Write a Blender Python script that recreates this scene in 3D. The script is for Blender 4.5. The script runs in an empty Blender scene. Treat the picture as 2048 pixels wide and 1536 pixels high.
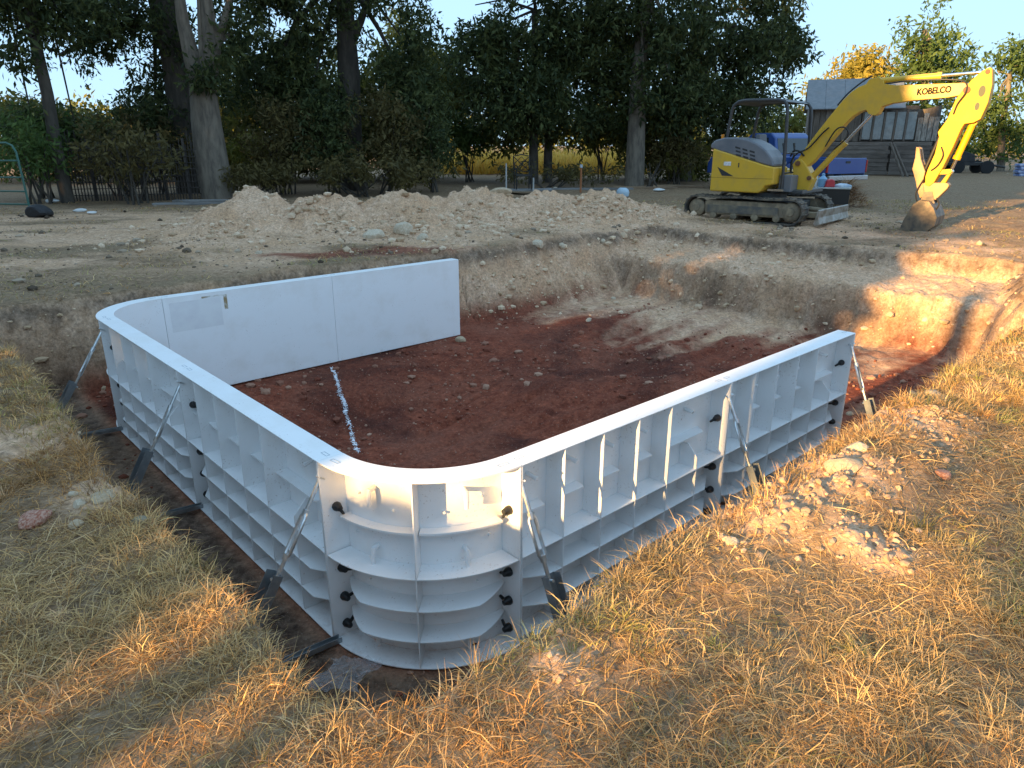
import bpy, math, random
import numpy as np
from mathutils import Matrix, Vector
random.seed(7); RNG = np.random.default_rng(11)
R = math.radians
scene = bpy.context.scene
COL = scene.collection

# ------------------------------------------------------------------ camera, sky, sun, exposure
CAM_H = 1.6
PITCH = math.atan(480 / 1420.0)
cam_d = bpy.data.cameras.new('camera'); cam = bpy.data.objects.new('camera', cam_d); COL.objects.link(cam)
cam_d.sensor_width = 36.0; cam_d.lens = 36.0 * 1420 / 2048; cam_d.clip_start = 0.05; cam_d.clip_end = 2000
cam.location = (0, 0, CAM_H); cam.rotation_euler = (R(90) - PITCH, 0, 0)
scene.camera = cam
SUN_EL = 12.0
SUN_H = np.array([0.690, 0.724])            # ground direction in which the sunlight travels
world = bpy.data.worlds.new('World'); scene.world = world; world.use_nodes = True
wn = world.node_tree.nodes; wl = world.node_tree.links
bg = wn['Background']; sky = wn.new('ShaderNodeTexSky'); sky.sky_type = 'NISHITA'; sky.sun_disc = False
sky.sun_elevation = R(SUN_EL); sky.sun_rotation = math.atan2(-SUN_H[0], -SUN_H[1])
sky.air_density = 1.0; sky.dust_density = .25; sky.ozone_density = 3.0; sky.altitude = 100
tn = wn.new('ShaderNodeMix'); tn.data_type = 'RGBA'; tn.inputs[0].default_value = .94; tn.inputs[7].default_value = (1.14, 1.76, 2.42, 1)   # even, thin evening haze over the clear sky
wl.new(sky.outputs[0], tn.inputs[6]); wl.new(tn.outputs[2], bg.inputs[0]); bg.inputs[1].default_value = 0.15
sun_d = bpy.data.lights.new('sun', 'SUN'); sun = bpy.data.objects.new('sun', sun_d); COL.objects.link(sun)
sun_d.energy = 5.0; sun_d.angle = R(0.6); sun_d.color = (1.0, 0.62, 0.25)
sun.rotation_euler = Vector((SUN_H[0] * math.cos(R(SUN_EL)), SUN_H[1] * math.cos(R(SUN_EL)), -math.sin(R(SUN_EL)))).to_track_quat('-Z', 'Y').to_euler()
vs = scene.view_settings; vs.view_transform = 'Standard'; vs.look = 'None'; vs.gamma = 1.0; vs.exposure = 1.8
vs.use_curve_mapping = False
scene.cycles.max_bounces = 6; scene.cycles.transparent_max_bounces = 8
scene.cycles.use_denoising = True

# ------------------------------------------------------------------ picture geometry -> places
CP, SP = math.cos(PITCH), math.sin(PITCH)
def ray(px, py):
    a = (px - 1024) / 1420.0; b = -(py - 768) / 1420.0
    return np.array([a, CP + b * SP, -SP + b * CP])
def at(px, py, D):
    d = ray(px, py); t = D / d[1]
    return np.array([d[0] * t, D, CAM_H + d[2] * t])
def onz(px, py, z=0.0):
    d = ray(px, py); t = (z - CAM_H) / d[2]
    return np.array([d[0] * t, d[1] * t, z])
TH = R(42.4)
U = np.array([math.cos(TH), math.sin(TH)]); V = np.array([-U[1], U[0]]); CC = np.array([-0.446, 3.773])
def ab2xy(a, b): return CC[0] + a * U[0] + b * V[0], CC[1] + a * U[1] + b * V[1]

# ------------------------------------------------------------------ materials
MATS = {}
def nodes_of(name):
    m = bpy.data.materials.new(name); m.use_nodes = True
    return m, m.node_tree.nodes, m.node_tree.links, m.node_tree.nodes['Principled BSDF']
def mixc(n, l, fac, a, b):
    x = n.new('ShaderNodeMix'); x.data_type = 'RGBA'
    for i, s in ((0, fac), (6, a), (7, b)):
        if hasattr(s, 'is_linked') or hasattr(s, 'links'): l.new(s, x.inputs[i])
        else: x.inputs[i].default_value = s if i == 0 else (*s, 1) if len(s) == 3 else s
    return x.outputs[2]
def noise(n, l, scale, detail=5, rough=.55, coord='Object', dim=None, dist=0):
    tc = n.new('ShaderNodeTexCoord'); x = n.new('ShaderNodeTexNoise')
    x.inputs['Scale'].default_value = scale; x.inputs['Detail'].default_value = detail; x.inputs['Roughness'].default_value = rough
    x.inputs['Distortion'].default_value = dist
    if dim is not None:
        mp = n.new('ShaderNodeMapping'); mp.inputs['Scale'].default_value = dim
        l.new(tc.outputs[coord], mp.inputs[0]); l.new(mp.outputs[0], x.inputs['Vector'])
    else: l.new(tc.outputs[coord], x.inputs['Vector'])
    return x.outputs['Fac']
def ramp(n, l, src, lo, hi):
    x = n.new('ShaderNodeMapRange'); x.inputs[1].default_value = lo; x.inputs[2].default_value = hi
    l.new(src, x.inputs[0]); return x.outputs[0]
def bump(n, l, src, bs, strength=.3, dist=.02):
    b = n.new('ShaderNodeBump'); b.inputs['Strength'].default_value = strength; b.inputs['Distance'].default_value = dist
    l.new(src, b.inputs['Height']); l.new(b.outputs[0], bs.inputs['Normal'])
def mat(name, col, rough=.6, var=None, vscale=6, lo=.4, hi=.65, metal=0, bmp=0, bscale=40, dim=None, spec=.5, coord='Object'):
    if name in MATS: return MATS[name]
    m, n, l, bs = nodes_of(name)
    bs.inputs['Roughness'].default_value = rough; bs.inputs['Metallic'].default_value = metal
    bs.inputs['Specular IOR Level'].default_value = spec
    if var is None: bs.inputs['Base Color'].default_value = (*col, 1)
    else:
        f = ramp(n, l, noise(n, l, vscale, 6, .62, coord, dim), lo, hi)
        l.new(mixc(n, l, f, col, var), bs.inputs['Base Color'])
    if bmp: bump(n, l, noise(n, l, bscale, 6, .6, coord, dim), bs, bmp)
    MATS[name] = m; return m
def leaf_mat(name, c0, c1, trans=.35):
    if name in MATS: return MATS[name]
    m, n, l, bs = nodes_of(name)
    at_ = n.new('ShaderNodeAttribute'); at_.attribute_name = 'tint'
    c = mixc(n, l, at_.outputs['Fac'], c0, c1)
    l.new(c, bs.inputs['Base Color']); bs.inputs['Roughness'].default_value = .6; bs.inputs['Specular IOR Level'].default_value = .25
    tr = n.new('ShaderNodeBsdfTranslucent'); l.new(c, tr.inputs[0])
    mx = n.new('ShaderNodeMixShader'); mx.inputs[0].default_value = trans
    l.new(bs.outputs[0], mx.inputs[1]); l.new(tr.outputs[0], mx.inputs[2])
    l.new(mx.outputs[0], n['Material Output'].inputs[0]); MATS[name] = m; return m
def grass_mat(name):
    m, n, l, bs = nodes_of(name)
    a = n.new('ShaderNodeAttribute'); a.attribute_name = 'bcol'
    l.new(a.outputs['Color'], bs.inputs['Base Color']); bs.inputs['Roughness'].default_value = .6; bs.inputs['Specular IOR Level'].default_value = .2
    tr = n.new('ShaderNodeBsdfTranslucent'); l.new(a.outputs['Color'], tr.inputs[0])
    mx = n.new('ShaderNodeMixShader'); mx.inputs[0].default_value = .3
    l.new(bs.outputs[0], mx.inputs[1]); l.new(tr.outputs[0], mx.inputs[2])
    l.new(mx.outputs[0], n['Material Output'].inputs[0]); return m

# ------------------------------------------------------------------ object helpers
def tag(o, label=None, cat=None, group=None, kind=None):
    if label: o['label'] = label
    if cat: o['category'] = cat
    if group: o['group'] = group
    if kind: o['kind'] = kind
    return o
def empty(name, loc=(0, 0, 0), rz=0):
    o = bpy.data.objects.new(name, None); COL.objects.link(o); o.location = loc; o.rotation_euler = (0, 0, rz); o.empty_display_size = .2
    return o
def link(name, me, m=None, parent=None):
    o = bpy.data.objects.new(name, me); COL.objects.link(o)
    if m is not None and not me.materials: me.materials.append(m)
    if parent is not None: o.parent = parent
    return o
def mesh_np(name, verts, faces, m=None, parent=None, smooth=False, attrs=None, cattr=None):
    """verts (N,3), faces (M,3) or (M,4) arrays"""
    me = bpy.data.meshes.new(name); verts = np.asarray(verts, np.float32); faces = np.asarray(faces, np.int32)
    k = faces.shape[1]
    me.vertices.add(len(verts)); me.vertices.foreach_set('co', verts.ravel())
    me.loops.add(faces.size); me.loops.foreach_set('vertex_index', faces.ravel())
    me.polygons.add(len(faces)); me.polygons.foreach_set('loop_start', np.arange(0, faces.size, k, dtype=np.int32))
    me.polygons.foreach_set('loop_total', np.full(len(faces), k, np.int32))
    me.polygons.foreach_set('use_smooth', np.full(len(faces), smooth, bool))
    for kk, vv in (attrs or {}).items():
        a = me.attributes.new(kk, 'FLOAT', 'POINT'); a.data.foreach_set('value', np.asarray(vv, np.float32))
    for kk, vv in (cattr or {}).items():
        a = me.attributes.new(kk, 'FLOAT_COLOR', 'POINT'); a.data.foreach_set('color', np.asarray(vv, np.float32).ravel())
    me.update(); me.validate()
    return link(name, me, m, parent)
class MB:
    def __init__(s): s.v = []; s.f = []
    def add(s, vs_, fs): o = len(s.v); s.v += [tuple(map(float, x)) for x in vs_]; s.f += [tuple(i + o for i in f) for f in fs]; return s
    def box(s, x0, x1, y0, y1, z0, z1):
        return s.add([(x0,y0,z0),(x1,y0,z0),(x1,y1,z0),(x0,y1,z0),(x0,y0,z1),(x1,y0,z1),(x1,y1,z1),(x0,y1,z1)],
                     [(0,3,2,1),(4,5,6,7),(0,1,5,4),(1,2,6,5),(2,3,7,6),(3,0,4,7)])
    def prism(s, poly, e0, e1, plane='xz'):
        """poly in (x,z) extruded in y, or (x,y) in z, or (y,z) in x"""
        f = {'xz': lambda p, e: (p[0], e, p[1]), 'xy': lambda p, e: (p[0], p[1], e), 'yz': lambda p, e: (e, p[0], p[1])}[plane]
        n = len(poly); ar = sum(poly[i][0]*poly[(i+1)%n][1]-poly[(i+1)%n][0]*poly[i][1] for i in range(n))
        if (ar < 0) != (plane == 'xz'): poly = poly[::-1]
        if plane == 'xz':  # viewed from -y: ccw polygon faces -y
            pass
        vs_ = [f(p, e0) for p in poly] + [f(p, e1) for p in poly]
        fs = [tuple(range(n))[::-1], tuple(range(n, 2*n))] + [(i, (i+1)%n, n+(i+1)%n, n+i) for i in range(n)]
        return s.add(vs_, fs)
    def tube(s, pts, r, n=8, cap=True):
        pts = [Vector(p) for p in pts]; m = len(pts); rs = r if hasattr(r, '__len__') else [r]*m
        base = len(s.v); prev = None; rings = []
        for i, p in enumerate(pts):
            t = (pts[min(i+1, m-1)] - pts[max(i-1, 0)]).normalized()
            if prev is None:
                a = t.orthogonal().normalized()
            else:
                a = prev - t * prev.dot(t); a = a.normalized() if a.length > 1e-6 else t.orthogonal().normalized()
            prev = a; b = t.cross(a)
            rings.append([p + (a*math.cos(2*math.pi*k/n) + b*math.sin(2*math.pi*k/n)) * rs[i] for k in range(n)])
        vs_ = [q for ring in rings for q in ring]; fs = []
        for i in range(m-1):
            for k in range(n): fs.append((i*n+k, i*n+(k+1)%n, (i+1)*n+(k+1)%n, (i+1)*n+k))
        if cap: fs.append(tuple(range(n))[::-1]); fs.append(tuple((m-1)*n+k for k in range(n)))
        return s.add(vs_, fs)
    def cyl(s, p0, p1, r, n=12, r1=None): return s.tube([p0, p1], [r, r if r1 is None else r1], n)
    def lathe(s, prof, n=16, axis='z', o=(0, 0, 0)):
        vs_ = []
        for (r, h) in prof:
            for k in range(n):
                c, d = r*math.cos(2*math.pi*k/n), r*math.sin(2*math.pi*k/n)
                vs_.append((o[0]+c, o[1]+d, o[2]+h) if axis == 'z' else (o[0]+c, o[1]-h, o[2]+d) if axis == 'y' else (o[0]+h, o[1]+c, o[2]+d))
        m = len(prof); fs = []
        for i in range(m-1):
            for k in range(n): fs.append((i*n+k, i*n+(k+1)%n, (i+1)*n+(k+1)%n, (i+1)*n+k))
        fs.append(tuple(range(n))[::-1]); fs.append(tuple((m-1)*n+k for k in range(n)))
        return s.add(vs_, fs)
    def mesh(s, name):
        me = bpy.data.meshes.new(name); me.from_pydata(s.v, [], s.f); me.update(); return me
    def build(s, name, m, parent=None, bevel=0, seg=2, smooth=False, fix=True):
        me = s.mesh(name)
        if fix:
            import bmesh
            b = bmesh.new(); b.from_mesh(me); bmesh.ops.recalc_face_normals(b, faces=b.faces); b.to_mesh(me); b.free()
        if smooth:
            me.polygons.foreach_set('use_smooth', np.ones(len(me.polygons), bool))
            me.set_sharp_from_angle(angle=R(40))
        o = link(name, me, m, parent)
        if bevel:
            md = o.modifiers.new('bevel', 'BEVEL'); md.width = bevel; md.segments = seg; md.limit_method = 'ANGLE'; md.angle_limit = R(30)
        return o

# ------------------------------------------------------------------ noise in numpy
def _h(ix, iy, seed):
    n = (ix.astype(np.int64)*374761393 + iy.astype(np.int64)*668265263 + seed*974634777) & 0xffffffff
    n = ((n ^ (n >> 13)) * 1274126177) & 0xffffffff
    return ((n ^ (n >> 16)) & 0xffff) / 65535.0
def vnoise(x, y, seed=0):
    x = np.asarray(x, float); y = np.asarray(y, float)
    ix = np.floor(x); iy = np.floor(y); fx = x-ix; fy = y-iy; fx = fx*fx*(3-2*fx); fy = fy*fy*(3-2*fy)
    ix = ix.astype(np.int64); iy = iy.astype(np.int64)
    a = _h(ix, iy, seed); b = _h(ix+1, iy, seed); c = _h(ix, iy+1, seed); d = _h(ix+1, iy+1, seed)
    return (a*(1-fx)+b*fx)*(1-fy) + (c*(1-fx)+d*fx)*fy
def fbm(x, y, seed=0, o=4, g=.5):
    s = 0; amp = 1; t = 0
    for i in range(o):
        s = s + amp*(vnoise(np.asarray(x)*2**i + 17.3*i, np.asarray(y)*2**i - 9.1*i, seed+i)*2-1); t += amp; amp *= g
    return s/t
def sst(x, lo, hi):
    t = np.clip((np.asarray(x)-lo)/(hi-lo), 0, 1); return t*t*(3-2*t)

# ------------------------------------------------------------------ terrain
FLOOR = -1.02
HEAP = [(-5.1,14.2,.60,.85,1.25),(-3.7,14.3,.52,.95,1.05),(-2.3,14.6,.55,1.0,1.1),(-.75,15.2,.56,.95,1.25),(.55,15.6,.52,.95,1.1),(1.9,16.1,.48,1.0,1.1),(3.1,16.7,.22,.9,1.0),
        (-4.4,13.3,.22,1.0,.6),(-1.6,13.6,.30,.9,.7),(.5,14.6,.25,.9,.6)]
BARE = [(*onz(1560, 1010)[:2], .26), (*onz(1640, 980)[:2], .25), (*onz(1500, 1060)[:2], .2), (*onz(1770, 860)[:2], .3), (*onz(1125, 1335)[:2], .10), (*onz(1740, 1120)[:2], .16), (*onz(60, 880)[:2], .3), (*onz(210, 985)[:2], .18)]
def terrain(x, y):
    """height and masks: red clay, grass cover, dark topsoil plus painted shade, pale tan"""
    x = np.asarray(x, float); y = np.asarray(y, float)
    rx = x-CC[0]; ry = y-CC[1]; a = rx*U[0]+ry*U[1]; b = rx*V[0]+ry*V[1]
    w1 = fbm(x*.9, y*.9, 3, 3); w2 = fbm(x*3.1, y*3.1, 5, 3); w3 = fbm(x*9, y*9, 8, 3)
    far = sst(y, 6, 9)
    wa = (w1*.16 + w2*.09 + w3*.04); wb = (fbm(x*.9+40, y*.9, 13, 3)*.16 + fbm(x*3.1+40, y*3.1, 15, 3)*.09 + fbm(x*9+40, y*9, 18, 3)*.04)
    wa = wa*(.45+.55*far); wb = wb*(.45+.55*far)
    gr1 = np.abs(fbm(b*5.5, a*.4, 91, 2))-.2; gr2 = np.abs(fbm(a*5.5, b*.4, 93, 2))-.2      # bucket-tooth grooves down the cut faces
    A = a+wa; B = b+wb+.16*gr2*far
    steep = lambda d, w: sst(d, 0, w)
    d_left = A+1.52
    d_near = B+1.62-.85*sst(A, 6.0, 9.2)
    d_near = np.minimum(d_near, (A+1.52 + B+1.62)*.707-.18)
    backw = .45+.5*sst(A, 2.5, 5.5)
    d_back = 5.95-B
    fl = steep(d_left, .28); fn = steep(d_near, .26+.5*sst(A, 5.5, 9)); fb = steep(d_back, backw)
    A2 = a + wa*.6 + .05*w3 + .17*gr1
    prof = np.interp(A2, [7.95, 8.08, 8.28, 8.4, 9.7, 9.78, 9.92, 10.05], [1.0, .88, .40, .33, .27, .23, .05, 0.0])
    depth = np.minimum(np.minimum(np.minimum(fl, fn), fb), 1.0)
    depth = np.minimum(depth, prof)
    z = FLOOR*depth
    inside = sst(depth, .9, 1.0)
    # pool floor: gentle dip and lumps
    lump = fbm(x*.9, y*.9, 21, 5)*.14 + fbm(x*6, y*6, 23, 3)*.028 + (np.abs(fbm(a*.45+.3*b, b*5.0, 95, 3))-.2)*.07
    ring = np.minimum(np.minimum(a+1.0, b+1.0), 5.0-b)
    mid = sst(ring, .6, 1.6)
    z = z + inside*(mid*(lump*1.2-.03-.32*np.exp(-((a-1.7)/1.5)**2-((b-2.7)/1.6)**2)) + (1-mid)*lump*.15)
    # bank roughness
    bank = np.clip(4*depth*(1-depth), 0, 1)
    z = z + bank*(w2*.05 + w3*.06 + fbm(x*16, y*16, 31, 2)*.03)
    # spoil heap
    hz = 0
    for (hx, hy, hh, sx, sy) in HEAP: hz = np.maximum(hz, hh*np.exp(-((x-hx)/sx)**2-((y-hy)/sy)**2)) + .25*hh*np.exp(-((x-hx)/(1.5*sx))**2-((y-hy)/(1.5*sy))**2)
    hm = sst(hz, .03, .2)
    hz = .9*hz*(1+.25*fbm(x*1.8, y*1.8, 41, 3)) + hm*(np.abs(fbm(x*3.3, y*3.3, 43, 4))*.20 - .05 + fbm(x*11, y*11, 45, 2)*.045)
    z = z + np.maximum(hz, 0)*(1-depth)
    # low ridges of thrown-up soil by the near lips
    bare = 0
    for (bx, by, br) in BARE: bare = np.maximum(bare, np.exp(-((x-bx)**2+(y-by)**2)/br**2))
    rim = (1-depth)*np.exp(-((b+1.95)/.22)**2)*sst(a, -.4, .6)*(1-sst(a, 4.2, 5.2))
    z = z + rim*(.09+.10*fbm(x*2.2, y*2.2, 51, 4)+.035*fbm(x*12, y*12, 53, 2)) + (1-depth)*bare*(.02+.05*fbm(x*9, y*9, 54, 3)+.03*fbm(x*24, y*24, 55, 2))
    out = 1-sst(depth, 0, .06)
    und = fbm(x*.35, y*.35, 61, 3)*.05 + fbm(x*1.7, y*1.7, 63, 3)*.045 + fbm(x*8, y*8, 64, 2)*.008
    calm = sst(np.hypot(x, y), 0.5, 3)
    z = z + out*und*(.4+.6*calm)
    dist_tracks = sst(y, 10.2, 11)*(1-sst(y, 20, 24))*out
    z = z + dist_tracks*(fbm(x*4, y*4, 66, 3)*.025)
    # masks
    n1 = fbm(x*.8+9, y*1.3, 71, 4); n2 = fbm(x*3+3, y*3, 73, 3)
    sa = fbm(a*.35+2, b*2.2, 75, 4)         # streaks along the digging direction
    red = sst(depth, .62, .95)*np.clip(1.75-sst(a+.2*b, 5.0, 8.8)*1.75 + sa*1.15 + n2*.45 + w3*.35, 0, 1)
    red = np.maximum(red, sst(depth, .8, 1)*sst(-ring+.1, -.3, .3)*np.clip(.55+n2, 0, 1)*(1-sst(a, 5, 7)))
    patch = np.exp(-((x+2.3-.35*(y-11.2))/1.7)**2-((y-11.35-.12*x)/.6)**2)
    red = np.maximum(red, sst(patch+.35*n2, .35, .8)*.85*out)
    dirt = np.clip(hm + sst(n1, -.15, .3)*dist_tracks*.9, 0, 1)
    lawn = out*(1-np.clip(hm*1.4, 0, 1))
    track = sst(y, 8.5, 10.5)*(1-sst(y, 17, 20))*(1-sst(x, 7.5, 9.5))
    lawn = lawn*(1-.85*track*sst(n1, -.45, .1))
    lawn = lawn*(1-np.clip(1.5*bare+.5*n2*bare, 0, 1))
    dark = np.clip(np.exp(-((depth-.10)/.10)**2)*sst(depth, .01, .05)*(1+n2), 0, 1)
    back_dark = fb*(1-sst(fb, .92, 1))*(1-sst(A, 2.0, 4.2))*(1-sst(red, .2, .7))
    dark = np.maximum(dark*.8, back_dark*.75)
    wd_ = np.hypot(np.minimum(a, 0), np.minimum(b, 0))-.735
    trench = sst(depth, .5, .95)*sst(wd_, -.06, .10)*(1-sst(a, 3.2, 4.6))  # deep shade painted into the trench floor colour, along with damp soil
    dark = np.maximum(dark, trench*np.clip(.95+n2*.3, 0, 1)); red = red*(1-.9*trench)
    face = sst(depth, .36, .45)*(1-sst(depth, .93, .99))*sst(a, 7.6, 7.9) + sst(depth, .05, .1)*(1-sst(depth, .2, .25))*sst(a, 9.3, 9.6)  # cut faces painted darker so the sky-lit bench top reads lighter
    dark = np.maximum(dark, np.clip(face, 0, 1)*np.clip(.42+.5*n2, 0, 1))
    return z, red, lawn, dark, depth, hm
def gz(x, y): return float(terrain(np.array([x]), np.array([y]))[0][0])

def axis(lo, hi, core):
    g = []; s = core[1]-core[0]; p = core[0]
    while p > lo: s *= 1.22; p -= s; g.append(p)
    h = []; s = core[-1]-core[-2]; p = core[-1]
    while p < hi: s *= 1.22; p += s; h.append(p)
    return np.array(g[::-1]+list(core)+h)
xc = [-7.5]
while xc[-1] < 10.5: xc.append(xc[-1]+(.03 if abs(xc[-1]-.5) < 4.5 else .042))
yc = [1.0]
while yc[-1] < 19: yc.append(yc[-1]+min(max(.0085*yc[-1], .024), .07))
XS = axis(-400, 400, xc); YS = axis(-120, 600, yc)
GX, GY = np.meshgrid(XS, YS)
z, red, lawn, dark, depth, hm = terrain(GX.ravel(), GY.ravel())
nx, ny = len(XS), len(YS)
ii = (np.arange(ny-1)[:, None]*nx + np.arange(nx-1)[None, :]).ravel()
gf = np.stack([ii, ii+1, ii+1+nx, ii+nx], 1)
gm, n, l, bs = nodes_of('ground_soil')
am = n.new('ShaderNodeAttribute'); am.attribute_name = 'soil'
sp = n.new('ShaderNodeSeparateColor'); l.new(am.outputs['Color'], sp.inputs[0])
nf = noise(n, l, 9, 8, .68); nb = noise(n, l, 1.3, 5, .6); nv = noise(n, l, 55, 4, .6); nq = noise(n, l, 26, 7, .75)
tan = mixc(n, l, ramp(n, l, nf, .36, .66), (.50,.31,.185), (.72,.49,.335))
tan = mixc(n, l, ramp(n, l, nb, .42, .62), tan, (.56,.345,.205))
redc = mixc(n, l, ramp(n, l, nf, .36, .68), (.14,.034,.018), (.29,.085,.046))
redc = mixc(n, l, ramp(n, l, nb, .45, .7), redc, (.23,.08,.048))
law = mixc(n, l, ramp(n, l, nf, .35, .65), (.14,.088,.05), (.34,.225,.135))
law = mixc(n, l, ramp(n, l, nb, .45, .62), law, (.25,.175,.105))
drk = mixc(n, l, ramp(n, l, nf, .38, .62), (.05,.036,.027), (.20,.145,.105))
redc = mixc(n, l, ramp(n, l, noise(n, l, .75, 4, .6, dist=.6), .48, .66), redc, (.085,.026,.017))
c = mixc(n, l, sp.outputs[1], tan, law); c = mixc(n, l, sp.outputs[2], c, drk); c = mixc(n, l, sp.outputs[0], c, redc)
c = mixc(n, l, ramp(n, l, nv, .62, .8), c, (.46,.39,.31))
hs = n.new('ShaderNodeHueSaturation'); l.new(c, hs.inputs['Color']); vr = n.new('ShaderNodeMapRange'); vr.inputs[1].default_value = .3; vr.inputs[2].default_value = .7; vr.inputs[3].default_value = .5; vr.inputs[4].default_value = 1.45
l.new(nq, vr.inputs[0]); l.new(vr.outputs[0], hs.inputs['Value']); c = hs.outputs[0]
l.new(c, bs.inputs['Base Color']); bs.inputs['Roughness'].default_value = .93; bs.inputs['Specular IOR Level'].default_value = .15
mn = n.new('ShaderNodeMath'); mn.operation = 'MULTIPLY_ADD'; l.new(nv, mn.inputs[0]); mn.inputs[1].default_value = .35; l.new(nf, mn.inputs[2])
mq = n.new('ShaderNodeMath'); mq.operation = 'MULTIPLY_ADD'; l.new(nq, mq.inputs[0]); mq.inputs[1].default_value = .7; l.new(mn.outputs[0], mq.inputs[2])
bump(n, l, mq.outputs[0], bs, .6, .04)
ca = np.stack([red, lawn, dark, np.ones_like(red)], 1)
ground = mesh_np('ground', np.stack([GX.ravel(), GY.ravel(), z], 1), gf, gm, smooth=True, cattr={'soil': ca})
tag(ground, kind='structure')

# ------------------------------------------------------------------ pool wall panels
WHITE = mat('panel_plastic', (.84,.84,.84), .40, (.74,.715,.68), 2.6, .50, .85)
_n, _l = WHITE.node_tree.nodes, WHITE.node_tree.links; _b = _n['Principled BSDF']; _src = _b.inputs['Base Color'].links[0].from_socket
_sp = ramp(_n, _l, noise(_n, _l, 75, 3, .6), .60, .70); _gz = ramp(_n, _l, noise(_n, _l, 6, 6, .7), .50, .68)
_mu = _n.new('ShaderNodeMath'); _mu.operation = 'MULTIPLY'; _mu.use_clamp = True; _l.new(_sp, _mu.inputs[0]); _l.new(_gz, _mu.inputs[1])
_c = mixc(_n, _l, _mu.outputs[0], _src, (.30,.20,.14))
_tc = _n.new('ShaderNodeTexCoord'); _sx = _n.new('ShaderNodeSeparateXYZ'); _l.new(_tc.outputs['Object'], _sx.inputs[0])
_mz = _n.new('ShaderNodeMapRange'); _mz.inputs[1].default_value = .06; _mz.inputs[2].default_value = 0; _l.new(_sx.outputs[2], _mz.inputs[0])
_m2 = _n.new('ShaderNodeMath'); _m2.operation = 'MULTIPLY'; _l.new(_mz.outputs[0], _m2.inputs[0]); _l.new(ramp(_n, _l, noise(_n, _l, 14, 6, .7), .52, 1.1), _m2.inputs[1])
_l.new(mixc(_n, _l, _m2.outputs[0], _c, (.30,.17,.11)), _b.inputs['Base Color'])
SEAM = mat('seam_grime', (.28,.25,.2), .8)
BLACK = mat('black_plastic', (.012,.012,.013), .45)
ZINC = mat('zinc_steel', (.72,.75,.76), .32, (.55,.58,.6), 25, metal=.9)
GALV = mat('galvanised_channel', (.30,.33,.35), .42, (.42,.44,.45), 14, metal=.85)
PH, PD, T = 1.07, .15, .006           # height, rib depth, sheet thickness
RIBS = (.535, .345, .16)
def knob(parent, p, axis_dir, turn):
    """black wing bolt on a side flange; axis_dir is +1/-1 along local x"""
    m = MB(); x, y, z0 = p; s = axis_dir
    m.lathe([(.025, 0), (.026, s*.014), (.021, s*.026), (.015, s*.046), (.004, s*.049)], 10, 'x', (x, y, z0))
    dy, dz = math.cos(turn)*.055, math.sin(turn)*.055
    m.tube([(x+s*.02, y-dy*.2, z0-dz*.2), (x+s*.026, y+dy*.5, z0+dz*.5), (x+s*.024, y+dy, z0+dz)], [.013, .010, .008], 6)
    return m.build('wing_bolt', BLACK, parent, smooth=True)
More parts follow.
